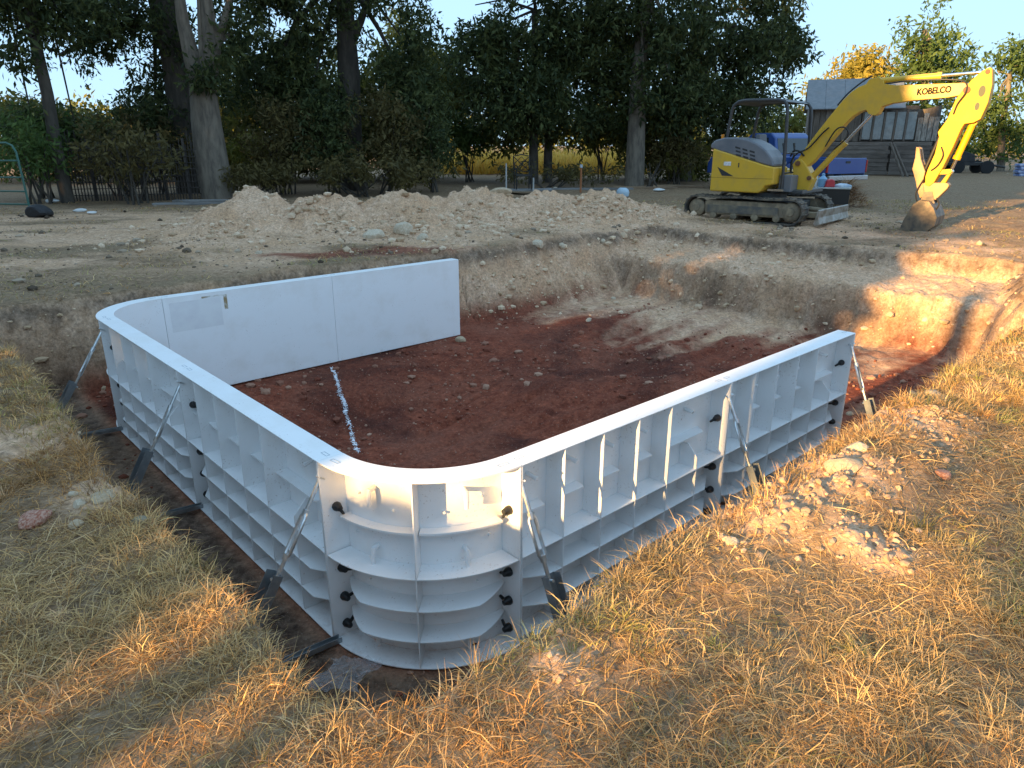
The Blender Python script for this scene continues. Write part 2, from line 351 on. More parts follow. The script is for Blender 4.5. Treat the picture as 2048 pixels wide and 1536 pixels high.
def straight_panel(label, p0, rz, L, ribs_at, knob_ends=(0,), chamfer_bay=-1):
    """local x along the wall, skin's inner face at y=0, ribs reach y=-PD, z up from the bottom"""
    t = empty('pool_wall_panel', (p0[0], p0[1], FLOOR+.022), rz); tag(t, label, 'pool panel', 'white pool wall panels')
    g = .002
    MB().box(g, L-g, -T, 0, 0, PH).build('skin', WHITE, t)
    MB().box(g, L-g, -PD, .0012, PH, PH+.008).build('top_flange', WHITE, t, bevel=.003, seg=2)
    MB().box(g, L-g, -PD, -T-.0008, -.006, .0).build('bottom_flange', WHITE, t)
    MB().box(g, g+T, -PD, -T-.0005, .0005, PH-.0005).build('side_flange', WHITE, t)
    MB().box(L-g-T, L-g, -PD, -T-.0005, .0005, PH-.0005).build('side_flange', WHITE, t)
    for x in ribs_at:
        MB().box(x-.003, x+.003, -PD+.002, -T-.0005, .001, PH-.001).build('vertical_rib', WHITE, t)
    xs = [g+T] + list(ribs_at) + [L-g-T]
    for k in range(len(xs)-1):
        x0, x1 = xs[k]+.0035, xs[k+1]-.0035; w = x1-x0; first = k == 0; last = k == len(xs)-2
        for zi, zr in enumerate(RIBS):
            d = PD-.003; y1 = -T-.0006
            if zi == 0 or not (first or last): poly = [(x0, -d), (x1, -d), (x1, y1), (x0, y1)]
            elif first: poly = [(x0, -.03), (x0+min(.2, w*.8), -d), (x1, -d), (x1, y1), (x0, y1)]
            else: poly = [(x0, -d), (x1-min(.2, w*.6), -d), (x1, -.03), (x1, y1), (x0, y1)]
            MB().prism(poly, zr-.003, zr+.003, 'xy').build('horizontal_rib', WHITE, t)
        MB().prism([(x0, -.085), (x0+w*.72, -.085), (x0+w*.80, -T-.0007), (x0, -T-.0007)], .742, .752, 'xy').build('half_shelf', WHITE, t)
        cx = x0+w*.52
        MB().cyl((cx, -T, .93), (cx+.012, -.075, .915), .013, 8).cyl((cx+.10, -T, .47), (cx+.10, -.03, .47), .011, 7).build('moulded_peg', WHITE, t, smooth=True)
    # the short fin with a cut corner in the widest bay
    k = int(np.argmax(np.diff(xs))); cx = xs[k]+(xs[k+1]-xs[k])*.5
    MB().prism([(-T-.0007, .001), (-T-.0007, .70), (-.07, .70), (-PD+.004, .62), (-PD+.004, .001)], cx-.003, cx+.003, 'yz').build('vertical_rib', WHITE, t)
    for e in knob_ends:
        x, s = (g+T, 1) if e == 0 else (L-g-T, -1)
        for j, zz in enumerate((.80, .43, .25, .075)):
            knob(t, (x, -.075, zz), s, R(-40+20*j))
    for x in (.05, L-.05):
        m = MB(); 
        m.box(x-.03, x+.03, -.085, -.082, PH+.0082, PH+.0092).box(x-.03, x+.03, -.065, -.062, PH+.0082, PH+.0092).box(x-.03, x-.027, -.0815, -.0655, PH+.0082, PH+.0092).box(x+.027, x+.03, -.0815, -.0655, PH+.0082, PH+.0092)
        m.build('moulded_mark', mat('mark_grey', (.42,.46,.5), .6), t)
    return t
def corner_panel(label, cxy, a0, a1):
    """quarter-round panel about cxy; angles in degrees in the wall frame"""
    t = empty('pool_corner_panel', (cxy[0], cxy[1], FLOOR+.022), TH); tag(t, label, 'pool panel', 'white pool wall panels')
    ri, ro = .585, .735; N = 28; an = [R(a0+.2+(a1-a0-.4)*i/N) for i in range(N+1)]
    def arc_plate(fi, fo, z0, z1, name, aa=an, sm=False):
        m = MB(); vs_ = []; fs = []
        for k, q in enumerate(aa):
            i_, o_ = fi(k/(len(aa)-1)), fo(k/(len(aa)-1))
            for rr, zz in ((i_, z0), (o_, z0), (o_, z1), (i_, z1)): vs_.append((rr*math.cos(q), rr*math.sin(q), zz))
        for k in range(len(aa)-1):
            for j in range(4): fs.append((k*4+j, k*4+(j+1)%4, (k+1)*4+(j+1)%4, (k+1)*4+j))
        fs.append((0, 1, 2, 3)); e = (len(aa)-1)*4; fs.append((e+3, e+2, e+1, e))
        return m.add(vs_, fs).build(name, WHITE, t, smooth=True)
    k0 = lambda r: (lambda s: r)
    arc_plate(k0(ri), k0(ri+T), 0, PH, 'skin')
    arc_plate(k0(ri-.0012), k0(ro), PH, PH+.008, 'top_flange')
    arc_plate(k0(ri+T+.0008), k0(ro), -.006, 0, 'bottom_flange')
    sub = lambda f0, f1: [an[0]+(an[-1]-an[0])*(f0+(f1-f0)*i/14) for i in range(15)]
    for (f0, f1, side) in ((.012, .496, 0), (.504, .988, 1)):
        aa = sub(f0, f1)
        arc_plate(k0(ri+T+.0006), k0(ro-.003), RIBS[0]-.003, RIBS[0]+.003, 'horizontal_rib', aa)
        for zr in RIBS[1:]:
            fo = (lambda s, sd=side: ri+.03+(ro-.003-ri-.03)*min(1.0, ((s if sd == 0 else 1-s))/.42))
            arc_plate(k0(ri+T+.0006), fo, zr-.003, zr+.003, 'horizontal_rib', aa)
        aa = sub(.03, .49) if side == 0 else sub(.51, .95)
        arc_plate(k0(ri+T+.0007), k0(ri+.068), .740, .752, 'half_shelf', aa)
        am_ = an[0]+(an[-1]-an[0])*(.25 if side == 0 else .75); c_, s_ = math.cos(am_), math.sin(am_)
        sd_ = -1 if side == 0 else 1
        for zz in (.955, .62, .12):
            m = MB(); b0 = Vector((c_*(ri+T), s_*(ri+T), zz)); rd = Vector((c_, s_, 0)); tg = Vector((-s_, c_, 0))
            m.tube([b0, b0+rd*.05+tg*sd_*.0, b0+rd*.06+Vector((0, 0, -.04)), b0+rd*.055+Vector((0, 0, -.085))], [.014, .015, .014, .011], 8)
            m.build('moulded_peg', WHITE, t, smooth=True)
        for q, zz in ((.14, .9), (.36, .84), (.1, .66), (.4, .5), (.18, .4), (.4, .3), (.16, .27)):
            q_ = an[0]+(an[-1]-an[0])*(q if side == 0 else 1-q); c2, s2 = math.cos(q_), math.sin(q_)
            MB().cyl((c2*(ri+T), s2*(ri+T), zz), (c2*(ri+.024), s2*(ri+.024), zz), .0075, 7).build('moulded_stud', WHITE, t, smooth=True)
    for q, nm in ((an[0], 'side_flange'), (an[-1], 'side_flange'), ((an[0]+an[-1])/2, 'vertical_rib')):
        w = .003; off = w if q == an[0] else -w if q == an[-1] else 0
        c_, s_ = math.cos(q), math.sin(q); nx_, ny_ = -s_, c_
        m = MB(); vs_ = []
        for zz in (.001, PH-.001):
            for rr, ww in ((ri+T+.0005, off-w), (ro-.001, off-w), (ro-.001, off+w), (ri+T+.0005, off+w)):
                vs_.append((c_*rr+nx_*ww, s_*rr+ny_*ww, zz))
        m.add(vs_, [(0,3,2,1),(4,5,6,7),(0,1,5,4),(1,2,6,5),(2,3,7,6),(3,0,4,7)]).build(nm, WHITE, t)
    # wing bolts on both side flanges
    for q, s in ((an[0], 1), (an[-1], -1)):
        for j, zz in enumerate((.80, .43, .25, .075)):
            k = knob(t, (0, 0, 0), s, R(-60+35*j))
            k.location = (math.cos(q)*(ri+.07)-math.sin(q)*s*.007, math.sin(q)*(ri+.07)+math.cos(q)*s*.007, zz); k.rotation_euler = (0, 0, q+R(90))
    for f in (.06, .94):
        q = an[0]+(an[-1]-an[0])*f; m = MB(); m.box(-.032, .032, -.012, -.0085, 0, .001).box(-.032, .032, .0085, .012, 0, .001).box(-.032, -.0285, -.008, .008, 0, .001).box(.0285, .032, -.008, .008, 0, .001)
        o = m.build('moulded_mark', mat('mark_grey', (.42,.46,.5), .6), t); o.location = (math.cos(q)*(ri+.085), math.sin(q)*(ri+.085), PH+.0083); o.rotation_euler = (0, 0, q+R(90))
    return t
LR, LL, LB = 1.945, 2.075, 1.96
def xy(a, b): return np.array(ab2xy(a, b))
ribR = [.32, .635, .955, 1.275]
straight_panel('white ribbed pool panel right of the near rounded corner', xy(0, -.585), TH, LR, ribR, (1,))
straight_panel('white ribbed pool panel at the free end of the right-hand wall', xy(LR, -.585), TH, LR, ribR, (1,))
ribL = [.62, .98, 1.33, 1.70]
ribL = [LL-1.75, LL-1.40, LL-1.05, LL-.70]
straight_panel('white ribbed pool panel left of the near rounded corner', xy(-.585, LL), TH-R(90), LL, ribL, (0,))
straight_panel('white ribbed pool panel next to the far rounded corner', xy(-.585, 2*LL), TH-R(90), LL, ribL, (0,))
C2 = xy(0, 2*LL)
corner_panel('rounded white pool corner panel nearest the camera', CC, 180, 270)
corner_panel('rounded white pool corner panel at the far left of the wall', C2, 90, 180)
bp1 = straight_panel('smooth-faced white back wall panel with brown tape stain', xy(LB, 2*LL+.585), TH+R(180), LB, ribR, ())
straight_panel('smooth-faced white back wall panel at the free end by the clay bank', xy(2*LB, 2*LL+.585), TH+R(180), LB, ribR, ())
# tape residue and smudges on the inner face of the back panel (inner face is local y=0, looking +y)
sm = MB(); px = LB-.62
sm.box(px-.05, px-.012, .0005, .0012, .87, 1.035).box(px-.012, px+.22, .0005, .0012, 1.02, 1.04)
TAPE = mat('tape_residue', (.30,.22,.11), .8, (.74,.74,.72), 9, .42, .6)
sm.build('tape_residue', TAPE, bp1)
MB().box(px+.02, px+.56, .0005, .001, .70, 1.015).build('label_ghost', mat('label_ghost', (.76,.76,.755), .5, (.70,.69,.70), 5), bp1)

# ------------------------------------------------------------------ braces
def brace(label, base_xy, out, foot=.44, lean=0.0, channel=True, rod=True):
    """turnbuckle from the top of a joint down to a steel channel driven into the pit floor"""
    rz = math.atan2(out[1], out[0])
    t = empty('wall_brace', (base_xy[0], base_xy[1], FLOOR), rz); tag(t, label, 'brace', 'turnbuckle braces')
    P = lambda f: Vector((-.02+(foot+.02)*f, lean*f, 1.0+(-.98)*f))
    zax = (P(1)-P(0)).normalized(); side = Vector((0, 1, 0)); side = (side-zax*side.dot(zax)).normalized(); nrm = zax.cross(side)
    MB().tube([P(0)+nrm*.03-side*.0, P(0)+nrm*.012+side*.02, P(0)-nrm*.012+side*.02, P(0)-nrm*.02, P(0)-nrm*.005-side*.018, P(.03)], .006, 7).build('eye_hook', ZINC, t, smooth=True)
    MB().cyl(P(.02), P(.18), .011, 8).build('threaded_rod', ZINC, t, smooth=True)
    m = MB()
    for s in (-1, 1): m.tube([P(.17)+side*s*.008, P(.19)+side*s*.021, P(.36)+side*s*.021, P(.38)+side*s*.008], .0095, 7)
    m.cyl(P(.155), P(.185), .018, 8); m.cyl(P(.365), P(.395), .018, 8)
    m.build('turnbuckle', ZINC, t, smooth=True)
    MB().cyl(P(.39), P(.50), .011, 8).cyl(P(.49)-nrm*.03, P(.49)+nrm*.03, .009, 8).build('lower_rod', ZINC, t, smooth=True)
    m = MB(); w, d, k = .042, .05, .004; q0, q1 = P(.46), P(1.06)
    for (s0, s1, n0, n1) in ((-w, w, -k-.0, 0), (-w, -w+k, 0.0005, d), (w-k, w, 0.0005, d)):
        vs_ = [q+side*s+nrm*nn for q in (q0, q1) for (s, nn) in ((s0, n0), (s1, n0), (s1, n1), (s0, n1))]
        m.add(vs_, [(0,3,2,1),(4,5,6,7),(0,1,5,4),(1,2,6,5),(2,3,7,6),(3,0,4,7)])
    m.build('steel_channel', GALV, t)
    if rod:
        m = MB(); m.box(-.04, .62, -.02, .02, .004, .008).box(-.04, .62, -.02, -.016, .0085, .035).box(-.04, .62, .016, .02, .0085, .035)
        o = m.build('floor_strut', GALV, t); o.rotation_euler = (0, R(-4), 0); o.location = (.02, .05, .02)
    return t
El = xy(-.735, 0); Er = xy(0, -.735)
brace('turnbuckle brace at the right edge of the near rounded corner', Er+U*.012, -V, .42)
brace('turnbuckle brace at the middle joint of the right-hand wall', Er+U*LR, -V, .44)
brace('turnbuckle brace at the free end of the right-hand wall', Er+U*(2*LR-.02), -V, .40)
brace('turnbuckle brace at the left edge of the near rounded corner', El+V*.012, -U, .58)
brace('turnbuckle brace at the middle joint of the left-hand wall', El+V*LL, -U, .56)
brace('turnbuckle brace at the far left joint beside the dark bank', El+V*2*LL, -U, .62)

# ------------------------------------------------------------------ painted line on the pit floor, plastic film
pts = []
for (px_, py_) in ((665, 735), (675, 770), (690, 815), (703, 860), (715, 905)):
    p = onz(px_, py_, -1.05)
    for _ in range(12): p = onz(px_, py_, .5*p[2]+.5*gz(p[0], p[1]))
    pts.append(p)
vv = []; ff = []; rl = np.random.default_rng(8)
fs_ = rl.random(1500)*(len(pts)-1); fs_ = fs_[~((vnoise(fs_*9, np.ones(len(fs_)), 4) < .22) & (rl.random(len(fs_)) < .6))]
PT = np.array(pts); ki = np.minimum(fs_.astype(int), len(pts)-2); pf_ = PT[ki]*(1-(fs_-ki))[:, None]+PT[ki+1]*(fs_-ki)[:, None]
lx = pf_[:, 0]+.018*fbm(fs_*2.2, np.full(len(fs_), 4.0), 9, 2)+rl.normal(0, .009, len(fs_)); ly = pf_[:, 1]+rl.normal(0, .02, len(fs_)); lz = terrain(lx, ly)[0]+.004
for x_, y_, z_ in zip(lx, ly, lz):
    w = rl.uniform(.002, .007); q = rl.random()*6.28; o_ = len(vv)
    vv += [(x_+w*math.cos(q+t_)*(1.0 if t_ % 2 else 1.3), y_+w*1.6*math.sin(q+t_), z_+.002*math.sin(q+3*t_)) for t_ in (0, 1.2, 2.5, 3.8, 5.0)]; ff += [(o_, o_+1, o_+2), (o_, o_+2, o_+3), (o_, o_+3, o_+4)]
ln = mesh_np('paint_line', vv, ff, mat('line_paint', (.80,.80,.84), .8)); tag(ln, 'white sprayed marking line across the red clay pit floor', 'paint line')
fp = onz(690, 1350, -.98); N = 22; gv = []; 
for j in range(N):
    for i in range(N):
        u_, v_ = i/(N-1)-.5, j/(N-1)-.5
        xx, yy = fp[0]+u_*.26+.05*math.sin(5*v_), fp[1]+v_*.24
        gv.append((xx, yy, max(gz(xx, yy), -1.0)+.01+.05*abs(float(fbm(u_*5, v_*5, 91, 3)))+.015*float(vnoise(i*.9, j*.9, 3))))
pf = np.array([(j*N+i, j*N+i+1, (j+1)*N+i+1, (j+1)*N+i) for j in range(N-1) for i in range(N-1)])
m, n, l, bs = nodes_of('clear_film'); bs.inputs['Base Color'].default_value = (.75,.75,.78,1); bs.inputs['Roughness'].default_value = .12
tr = n.new('ShaderNodeBsdfTransparent'); mx = n.new('ShaderNodeMixShader'); mx.inputs[0].default_value = .20
l.new(tr.outputs[0], mx.inputs[1]); l.new(bs.outputs[0], mx.inputs[2]); l.new(mx.outputs[0], n['Material Output'].inputs[0])
fo = mesh_np('plastic_bag', gv, pf, m); tag(fo, 'crumpled clear plastic bag lying below the near rounded corner', 'plastic bag')

# ------------------------------------------------------------------ excavator
EA = np.array([.765, -.644]); EA /= np.linalg.norm(EA)
exc = empty('mini_excavator', (5.6, 16.35, gz(5.6, 16.35)*0), math.atan2(EA[1], EA[0]))
tag(exc, 'yellow mini excavator with black canopy parked beside the pit', 'excavator')
YEL = mat('excavator_yellow', (.64,.39,.035), .42, (.44,.29,.075), 3.5, .50, .85, bmp=.05, bscale=14)
YEL2 = mat('arm_yellow', (.60,.32,.006), .5, (.48,.26,.02), 4, .5, .85, spec=.3)
HOOD = mat('hood_grey', (.13,.14,.16), .42, (.19,.19,.20), 3)
DKG = mat('frame_grey', (.045,.048,.052), .5, (.09,.088,.08), 6)
RUB = mat('track_rubber', (.05,.046,.042), .85, (.17,.135,.095), 7, .42, .62)
MUD = mat('muddy_steel', (.16,.13,.09), .75, (.30,.235,.15), 5, .42, .62)
STL = mat('worn_steel', (.33,.30,.26), .5, (.20,.155,.11), 6, .42, .6, metal=.5)
CHR = mat('chrome_rod', (.75,.76,.78), .12, metal=1)
HOSE = mat('hose_rubber', (.015,.014,.013), .55)
PIN = mat('pin_rust', (.16,.07,.03), .7)
def track(yc):
    t = empty('track', (0, yc, 0)); t.parent = exc
    r, x0, x1 = .235, -1.13, .97; zc = .26
    path = []
    for k in range(13): q = R(90+15*k); path.append((x0+r*math.cos(q), zc+r*math.sin(q)))
    for k in range(1, 12): path.append((x0+(x1-x0)*k/12, zc-r-.004*math.sin(k)))
    for k in range(13): q = R(-90+15*k); path.append((x1+r*math.cos(q), zc+r*math.sin(q)))
    for k in range(1, 12): f = k/12; path.append((x1+(x0-x1)*f, zc+r-.02*math.sin(math.pi*2*f)**2))
    P = [Vector((p[0], 0, p[1])) for p in path]; n_ = len(P); m = MB(); vs_ = []; fs = []
    for i, p in enumerate(P):
        tg = (P[(i+1) % n_]-P[i-1]).normalized(); nr = Vector((tg.z, 0, -tg.x))
        if nr.dot(p-Vector(((x0+x1)/2, 0, zc))) < 0: nr = -nr
        for (o, y_) in ((.0, -.19), (.03, -.19), (.03, .19), (.0, .19)): q = p+nr*o; vs_.append((q.x, y_, q.z))
    for i in range(n_):
        j = (i+1) % n_
        for k in range(4): fs.append((i*4+k, i*4+(k+1)%4, j*4+(k+1)%4, j*4+k))
    m.add(vs_, fs)
    # lugs
    ls = [0]; 
    for i in range(n_): ls.append(ls[-1]+(P[(i+1) % n_]-P[i]).length)
    tot = ls[-1]; nl = 52
    for k in range(nl):
        d = tot*k/nl; i = max(j for j in range(n_) if ls[j] <= d); f = (d-ls[i])/(ls[i+1]-ls[i]); p = P[i].lerp(P[(i+1) % n_], f)
        tg = (P[(i+1) % n_]-P[i]).normalized(); nr = Vector((tg.z, 0, -tg.x))
        if nr.dot(p-Vector(((x0+x1)/2, 0, zc))) < 0: nr = -nr
        vs_ = []
        for (o, h) in ((.0305, .02), (.052, .012)):
            for (s, y_) in ((-h, -.188), (h, -.188), (h, .188), (-h, .188)): q = p+nr*o+tg*s; vs_.append((q.x, y_, q.z))
        m.add(vs_, [(0,3,2,1),(4,5,6,7),(0,1,5,4),(1,2,6,5),(2,3,7,6),(3,0,4,7)])
    m.build('track_belt', RUB, t)
    MB().prism([(-.93,.16),(-.93,.40),(-.86,.435),(.8,.435),(.93,.40),(1.02,.26),(.93,.13),(-.86,.13)], -.13, .13).build('track_frame', MUD, t, bevel=.02)
    sy = -.133 if yc < 0 else .133
    MB().box(-.86, .72, min(sy, sy*1.12), max(sy, sy*1.12), .17, .335).build('side_plate', mat('side_plate_grey', (.10,.095,.085), .7, (.24,.19,.12), 4), t, bevel=.01)
    for nm, cx, rr in (('sprocket', x0, .19), ('idler', x1, .2)):
        m = MB(); m.lathe([(rr, -.1), (rr, .1), (rr*.8, .135), (rr*.45, .14), (rr*.4, .16)] if yc < 0 else [(rr*.4, -.16), (rr*.45, -.14), (rr*.8, -.135), (rr, -.1), (rr, .1)], 20, 'y', (cx, 0, zc))
        m.build(nm, MUD, t, smooth=True)
    for k in range(4): MB().lathe([(.05, -.15), (.075, -.14), (.075, -.05), (.075, .05), (.075, .14), (.05, .15)], 12, 'y', (-.72+.47*k, 0, .115)).build('roller', MUD, t, smooth=True)
    return t
track(-.80); track(.80)
MB().box(-.75, .85, -.62, .62, .2, .44).build('undercarriage', DKG, exc, bevel=.03)
MB().lathe([(.5, .445), (.5, .6)], 28).build('slew_ring', DKG, exc, smooth=True)
bl = MB().prism([(1.47,.05),(1.52,.02),(1.60,.06),(1.555,.19),(1.565,.33),(1.53,.345),(1.50,.20)], -.98, .98).build('dozer_blade', STL, exc, bevel=.008)
for s in (-1, 1): MB().box(.75, 1.5, s*.42-.05, s*.42+.05, .13, .25).build('blade_arm', MUD, exc, bevel=.015)
MB().cyl((.8, 0, .3), (1.5, 0, .25), .05, 12).build('blade_ram', MUD, exc, smooth=True)
# rotating upper body
def rear_plan(r, s0, yw, n_=14):
    return [(s0-r*math.cos(R(-80+160*i/n_)) + r*.17, yw*math.sin(R(-80+160*i/n_))/math.sin(R(80))) for i in range(n_+1)]
pl = rear_plan(.62, -.58, .9); pl = [(p[0]-.0, p[1]) for p in pl]
MB().prism(pl+[(-.6,.9),(-.6,-.9)], .615, 1.02, 'xy').build('counterweight', YEL, exc, bevel=.05, seg=3)
pl2 = [(p[0]*.975, p[1]*.97) for p in pl]
MB().prism(pl2+[(-.6,.87),(-.6,-.87)], 1.028, 1.58, 'xy').build('rear_cover', YEL, exc, bevel=.06, seg=3)
side = MB().prism([(-.86,.62),(.22,.615),(.30,.66),(.36,.76),(.53,.80),(.53,1.14),(.30,1.19),(-.86,1.515)], -.91, -.14).build('side_cover', YEL, exc, bevel=.03, seg=3)
MB().prism([(-.86,.62),(.32,.615),(.32,1.05),(-.86,1.30)], .10, .88).build('side_cover', YEL, exc, bevel=.03, seg=3)
MB().prism([(-.60,.95),(-.72,1.13),(-.34,.945)], -.918, -.912).build('vent_grille', mat('vent_black', (.03,.03,.032), .6), exc)
MB().box(-.865, .52, -.914, -.912, .905, .915).build('panel_seam', mat('seam_brown', (.32,.19,.02), .6), exc)
hood = MB().prism([(-.93,1.515),(-.93,1.60),(-.82,1.685),(-.62,1.73),(-.36,1.735),(-.1,1.69),(.12,1.60),(.30,1.48),(.43,1.34),(.505,1.2),(.505,1.145),(.30,1.192)], -.9, -.16).build('engine_hood', HOOD, exc, bevel=.07, seg=4, smooth=False)
for j in range(3):
    for i in range(3):
        x0 = -.36+.16*i+.015*j; zz = 1.555-.075*j-.038*i
        MB().prism([(x0,zz),(x0+.11,zz-.028),(x0+.11,zz-.062),(x0,zz-.034)], -.906, -.85).build('hood_slot', mat('vent_black', (.03,.03,.032)), hood)
MB().box(-.58, -.42, -.915, -.911, 1.16, 1.24).build('warning_sticker', mat('sticker', (.78,.78,.76), .5, (.5,.5,.5), 30), exc)
MB().box(-.255, -.235, -.918, -.910, 1.13, 1.22).build('door_handle', mat('vent_black', (.03,.03,.032)), exc)
MB().cyl((-.80, -.6, 1.6), (-.80, -.6, 1.80), .035, 12).build('beacon', mat('amber', (.75,.25,.01), .3), exc, smooth=True)
MB().box(.30, 1.0, -.45, .88, .60, .68).build('floor_plate', DKG, exc, bevel=.015)
MB().box(.535, .80, -.60, -.2, .64, .98).build('step_box', mat('step_grey', (.15,.155,.165), .5), exc, bevel=.02)
MB().box(.36, .70, -.73, -.66, .66, .70).build('step_edge', CHR, exc)
# seat and controls
st = MB().box(-.25, .25, .05, .55, 1.12, 1.25).build('seat', mat('seat_grey', (.16,.17,.19), .7), exc, bevel=.04, seg=3)
MB().prism([(-.32,1.25),(-.18,1.25),(-.26,1.82),(-.36,1.80)], .08, .52).build('seat_back', MATS['seat_grey'], exc, bevel=.04, seg=3)
for yy in (-.02, .62): MB().tube([(.32, yy, 1.0), (.36, yy, 1.45), (.33, yy, 1.62)], [.03, .02, .028], 8).build('control_lever', DKG, exc, smooth=True)
MB().box(.62, .72, -.02, .5, .68, 1.15).build('front_console', DKG, exc, bevel=.03)
# canopy
CAN = mat('canopy_grey', (.035,.037,.04), .45, (.06,.06,.06), 5)
for yy in (-.62, .80):
    MB().tube([(-.72,yy,1.5),(-.64,yy,2.25),(-.60,yy,2.38),(-.50,yy,2.45),(-.35,yy,2.47),(.34,yy,2.46),(.47,yy,2.43),(.54,yy,2.34),(.56,yy,2.2),(.60,yy,1.5),(.62,yy,.68)], .034, 10).build('canopy_post', CAN, exc, smooth=True)
MB().prism([(-.60,2.40),(-.48,2.485),(.36,2.485),(.52,2.42),(.36,2.455),(-.48,2.455)], -.585, .765).build('canopy_roof', CAN, exc)
for (zz, xx) in ((1.42, .60), (1.02, .61)): MB().cyl((xx, -.59, zz), (xx, .77, zz), .017, 8).build('guard_rail', CAN, exc, smooth=True)
# swing post
MB().prism([(.62,.60),(.98,.60),(1.02,.72),(1.08,.90),(1.02,1.02),(.92,1.17),(.80,1.30),(.68,1.29),(.62,1.19),(.66,.98),(.70,.80)], -.16, .16).build('swing_post', YEL, exc, bevel=.02)
MB().cyl((.74, -.2, 1.21), (.74, .2, 1.21), .05, 14).build('pin', PIN, exc, smooth=True); MB().cyl((1.01, -.19, .92), (1.01, .19, .92), .045, 14).build('pin', PIN, exc, smooth=True)
boom_poly = [(.66,1.22),(.72,1.32),(.94,1.68),(1.22,2.1),(1.46,2.43),(1.60,2.58),(1.72,2.665),(1.85,2.71),(1.90,2.80),(2.06,2.83),(2.15,2.78),(2.18,2.70),(2.41,2.665),(3.55,2.655),(3.68,2.60),(3.69,2.52),(3.60,2.46),(3.31,2.415),(2.75,2.385),(2.36,2.345),(2.2,2.29),(2.15,2.16),(2.09,2.13),(1.98,2.16),(1.92,2.24),(1.80,2.20),(1.68,2.12),(1.57,2.0),(1.29,1.61),(1.02,1.24),(.90,1.13),(.78,1.11),(.69,1.14)]
boom = MB().prism(boom_poly, -.125, .125).build('boom', YEL, exc, bevel=.007, seg=2)
stick_poly = [(3.885,2.895),(3.93,2.86),(3.975,2.60),(3.965,2.30),(3.90,2.03),(3.80,1.97),(3.66,1.95),(3.62,1.85),(3.55,1.55),(3.44,1.17),(3.34,.90),(3.27,.83),(3.20,.86),(3.18,1.0),(3.20,1.14),(3.27,1.42),(3.29,1.72),(3.255,1.81),(3.37,2.03),(3.45,2.38),(3.55,2.55),(3.64,2.69),(3.77,2.83)]
stick = MB().prism(stick_poly, -.155, .155).build('stick', YEL2, exc, bevel=.007, seg=2)
MB().cyl((3.60, -.18, 2.53), (3.60, .18, 2.53), .06, 14).build('pin', PIN, exc, smooth=True); MB().cyl((3.87, -.17, 2.82), (3.87, .17, 2.82), .04, 12).build('pin', PIN, exc, smooth=True)
HO = mat('hole_dark', (.10,.10,.06), .8)
for (cx, cz, rr, k) in ((3.83, 2.50, .075, 1.3), (3.80, 2.245, .052, 1.35)):
    MB().prism([(cx+rr*.75*math.cos(R(36*i))+.01, cz+rr*k*math.sin(R(36*i))) for i in range(10)], -.160, -.156).build('weight_hole', HO, stick)
# arm ram above the boom, boom ram below, bucket ram behind the stick
def ram(p0, p1, frac, r, name, mt):
    a_, b_ = Vector(p0), Vector(p1); c_ = a_.lerp(b_, frac); d_ = (b_-a_).normalized()
    o = MB().cyl(a_, c_, r, 16).cyl(c_-d_*.06, c_+d_*.004, r*1.18, 16).cyl(a_+Vector((0, -.05, 0)), a_+Vector((0, .05, 0)), r*1.15, 12).build(name, mt, exc, smooth=True)
    MB().cyl(c_, b_, r*.5, 12).cyl(b_+Vector((0, -.06, 0)), b_+Vector((0, .06, 0)), r*.85, 12).build('piston_rod', CHR, o, smooth=True)
ram((2.04, 0, 2.765), (3.84, 0, 2.83), .60, .058, 'arm_ram', YEL)
ram((1.01, -.0, .92), (2.04, -.0, 2.19), .56, .062, 'boom_ram', YEL)
ram((3.78, -.0, 1.98), (3.56, -.0, 1.10), .74, .060, 'bucket_ram', YEL2)
# linkage, quick coupler, thumb, bucket
MB().prism([(3.19,1.12),(3.19,1.04),(3.55,1.06),(3.60,1.10),(3.57,1.15)], -.11, -.085).prism([(3.19,1.12),(3.19,1.04),(3.55,1.06),(3.60,1.10),(3.57,1.15)], .085, .11).build('link_arm', YEL2, exc)
MB().prism([(3.53,1.08),(3.60,1.10),(3.50,.84),(3.42,.86)], -.08, .08).build('bucket_link', YEL2, exc, bevel=.01)
TANP = mat('coupler_tan', (.44,.25,.09), .55, (.30,.2,.11), 6)
MB().prism([(3.10,.86),(3.20,.90),(3.56,.90),(3.60,.86),(3.58,.80),(3.42,.58),(3.14,.66)], -.13, .13).build('quick_coupler', TANP, exc, bevel=.012)
MB().prism([(2.93,1.55),(2.99,1.53),(3.05,1.32),(3.16,1.10),(3.15,.90),(3.22,.66),(3.15,.60),(3.08,.75),(3.02,.93),(2.93,1.14),(2.945,1.35)], -.15, -.05).prism([(2.93,1.55),(2.99,1.53),(3.05,1.32),(3.16,1.10),(3.15,.90),(3.22,.66),(3.15,.60),(3.08,.75),(3.02,.93),(2.93,1.14),(2.945,1.35)], .05, .15).build('thumb', TANP, exc, bevel=.008)
MB().cyl((3.27, .0, 1.72), (3.12, .0, 1.10), .035, 12).build('thumb_ram', HOSE, exc, smooth=True)
BK = mat('bucket_steel', (.10,.085,.07), .6, (.26,.19,.12), 5, .4, .62, metal=.3)
bz = lambda p: (p[0]+.0, p[1]+.0)
outer = [(3.10,.50),(3.20,.58),(3.36,.56),(3.46,.44),(3.54,.28),(3.52,.12),(3.40,.0),(3.18,-.05),(2.93,-.02)]
inner = [(2.93,.0),(3.17,-.02),(3.37,.03),(3.48,.13),(3.50,.27),(3.43,.42),(3.34,.52),(3.22,.54),(3.14,.47)]
bk = MB().prism(outer+inner, -.36, .36).build('bucket', BK, exc)
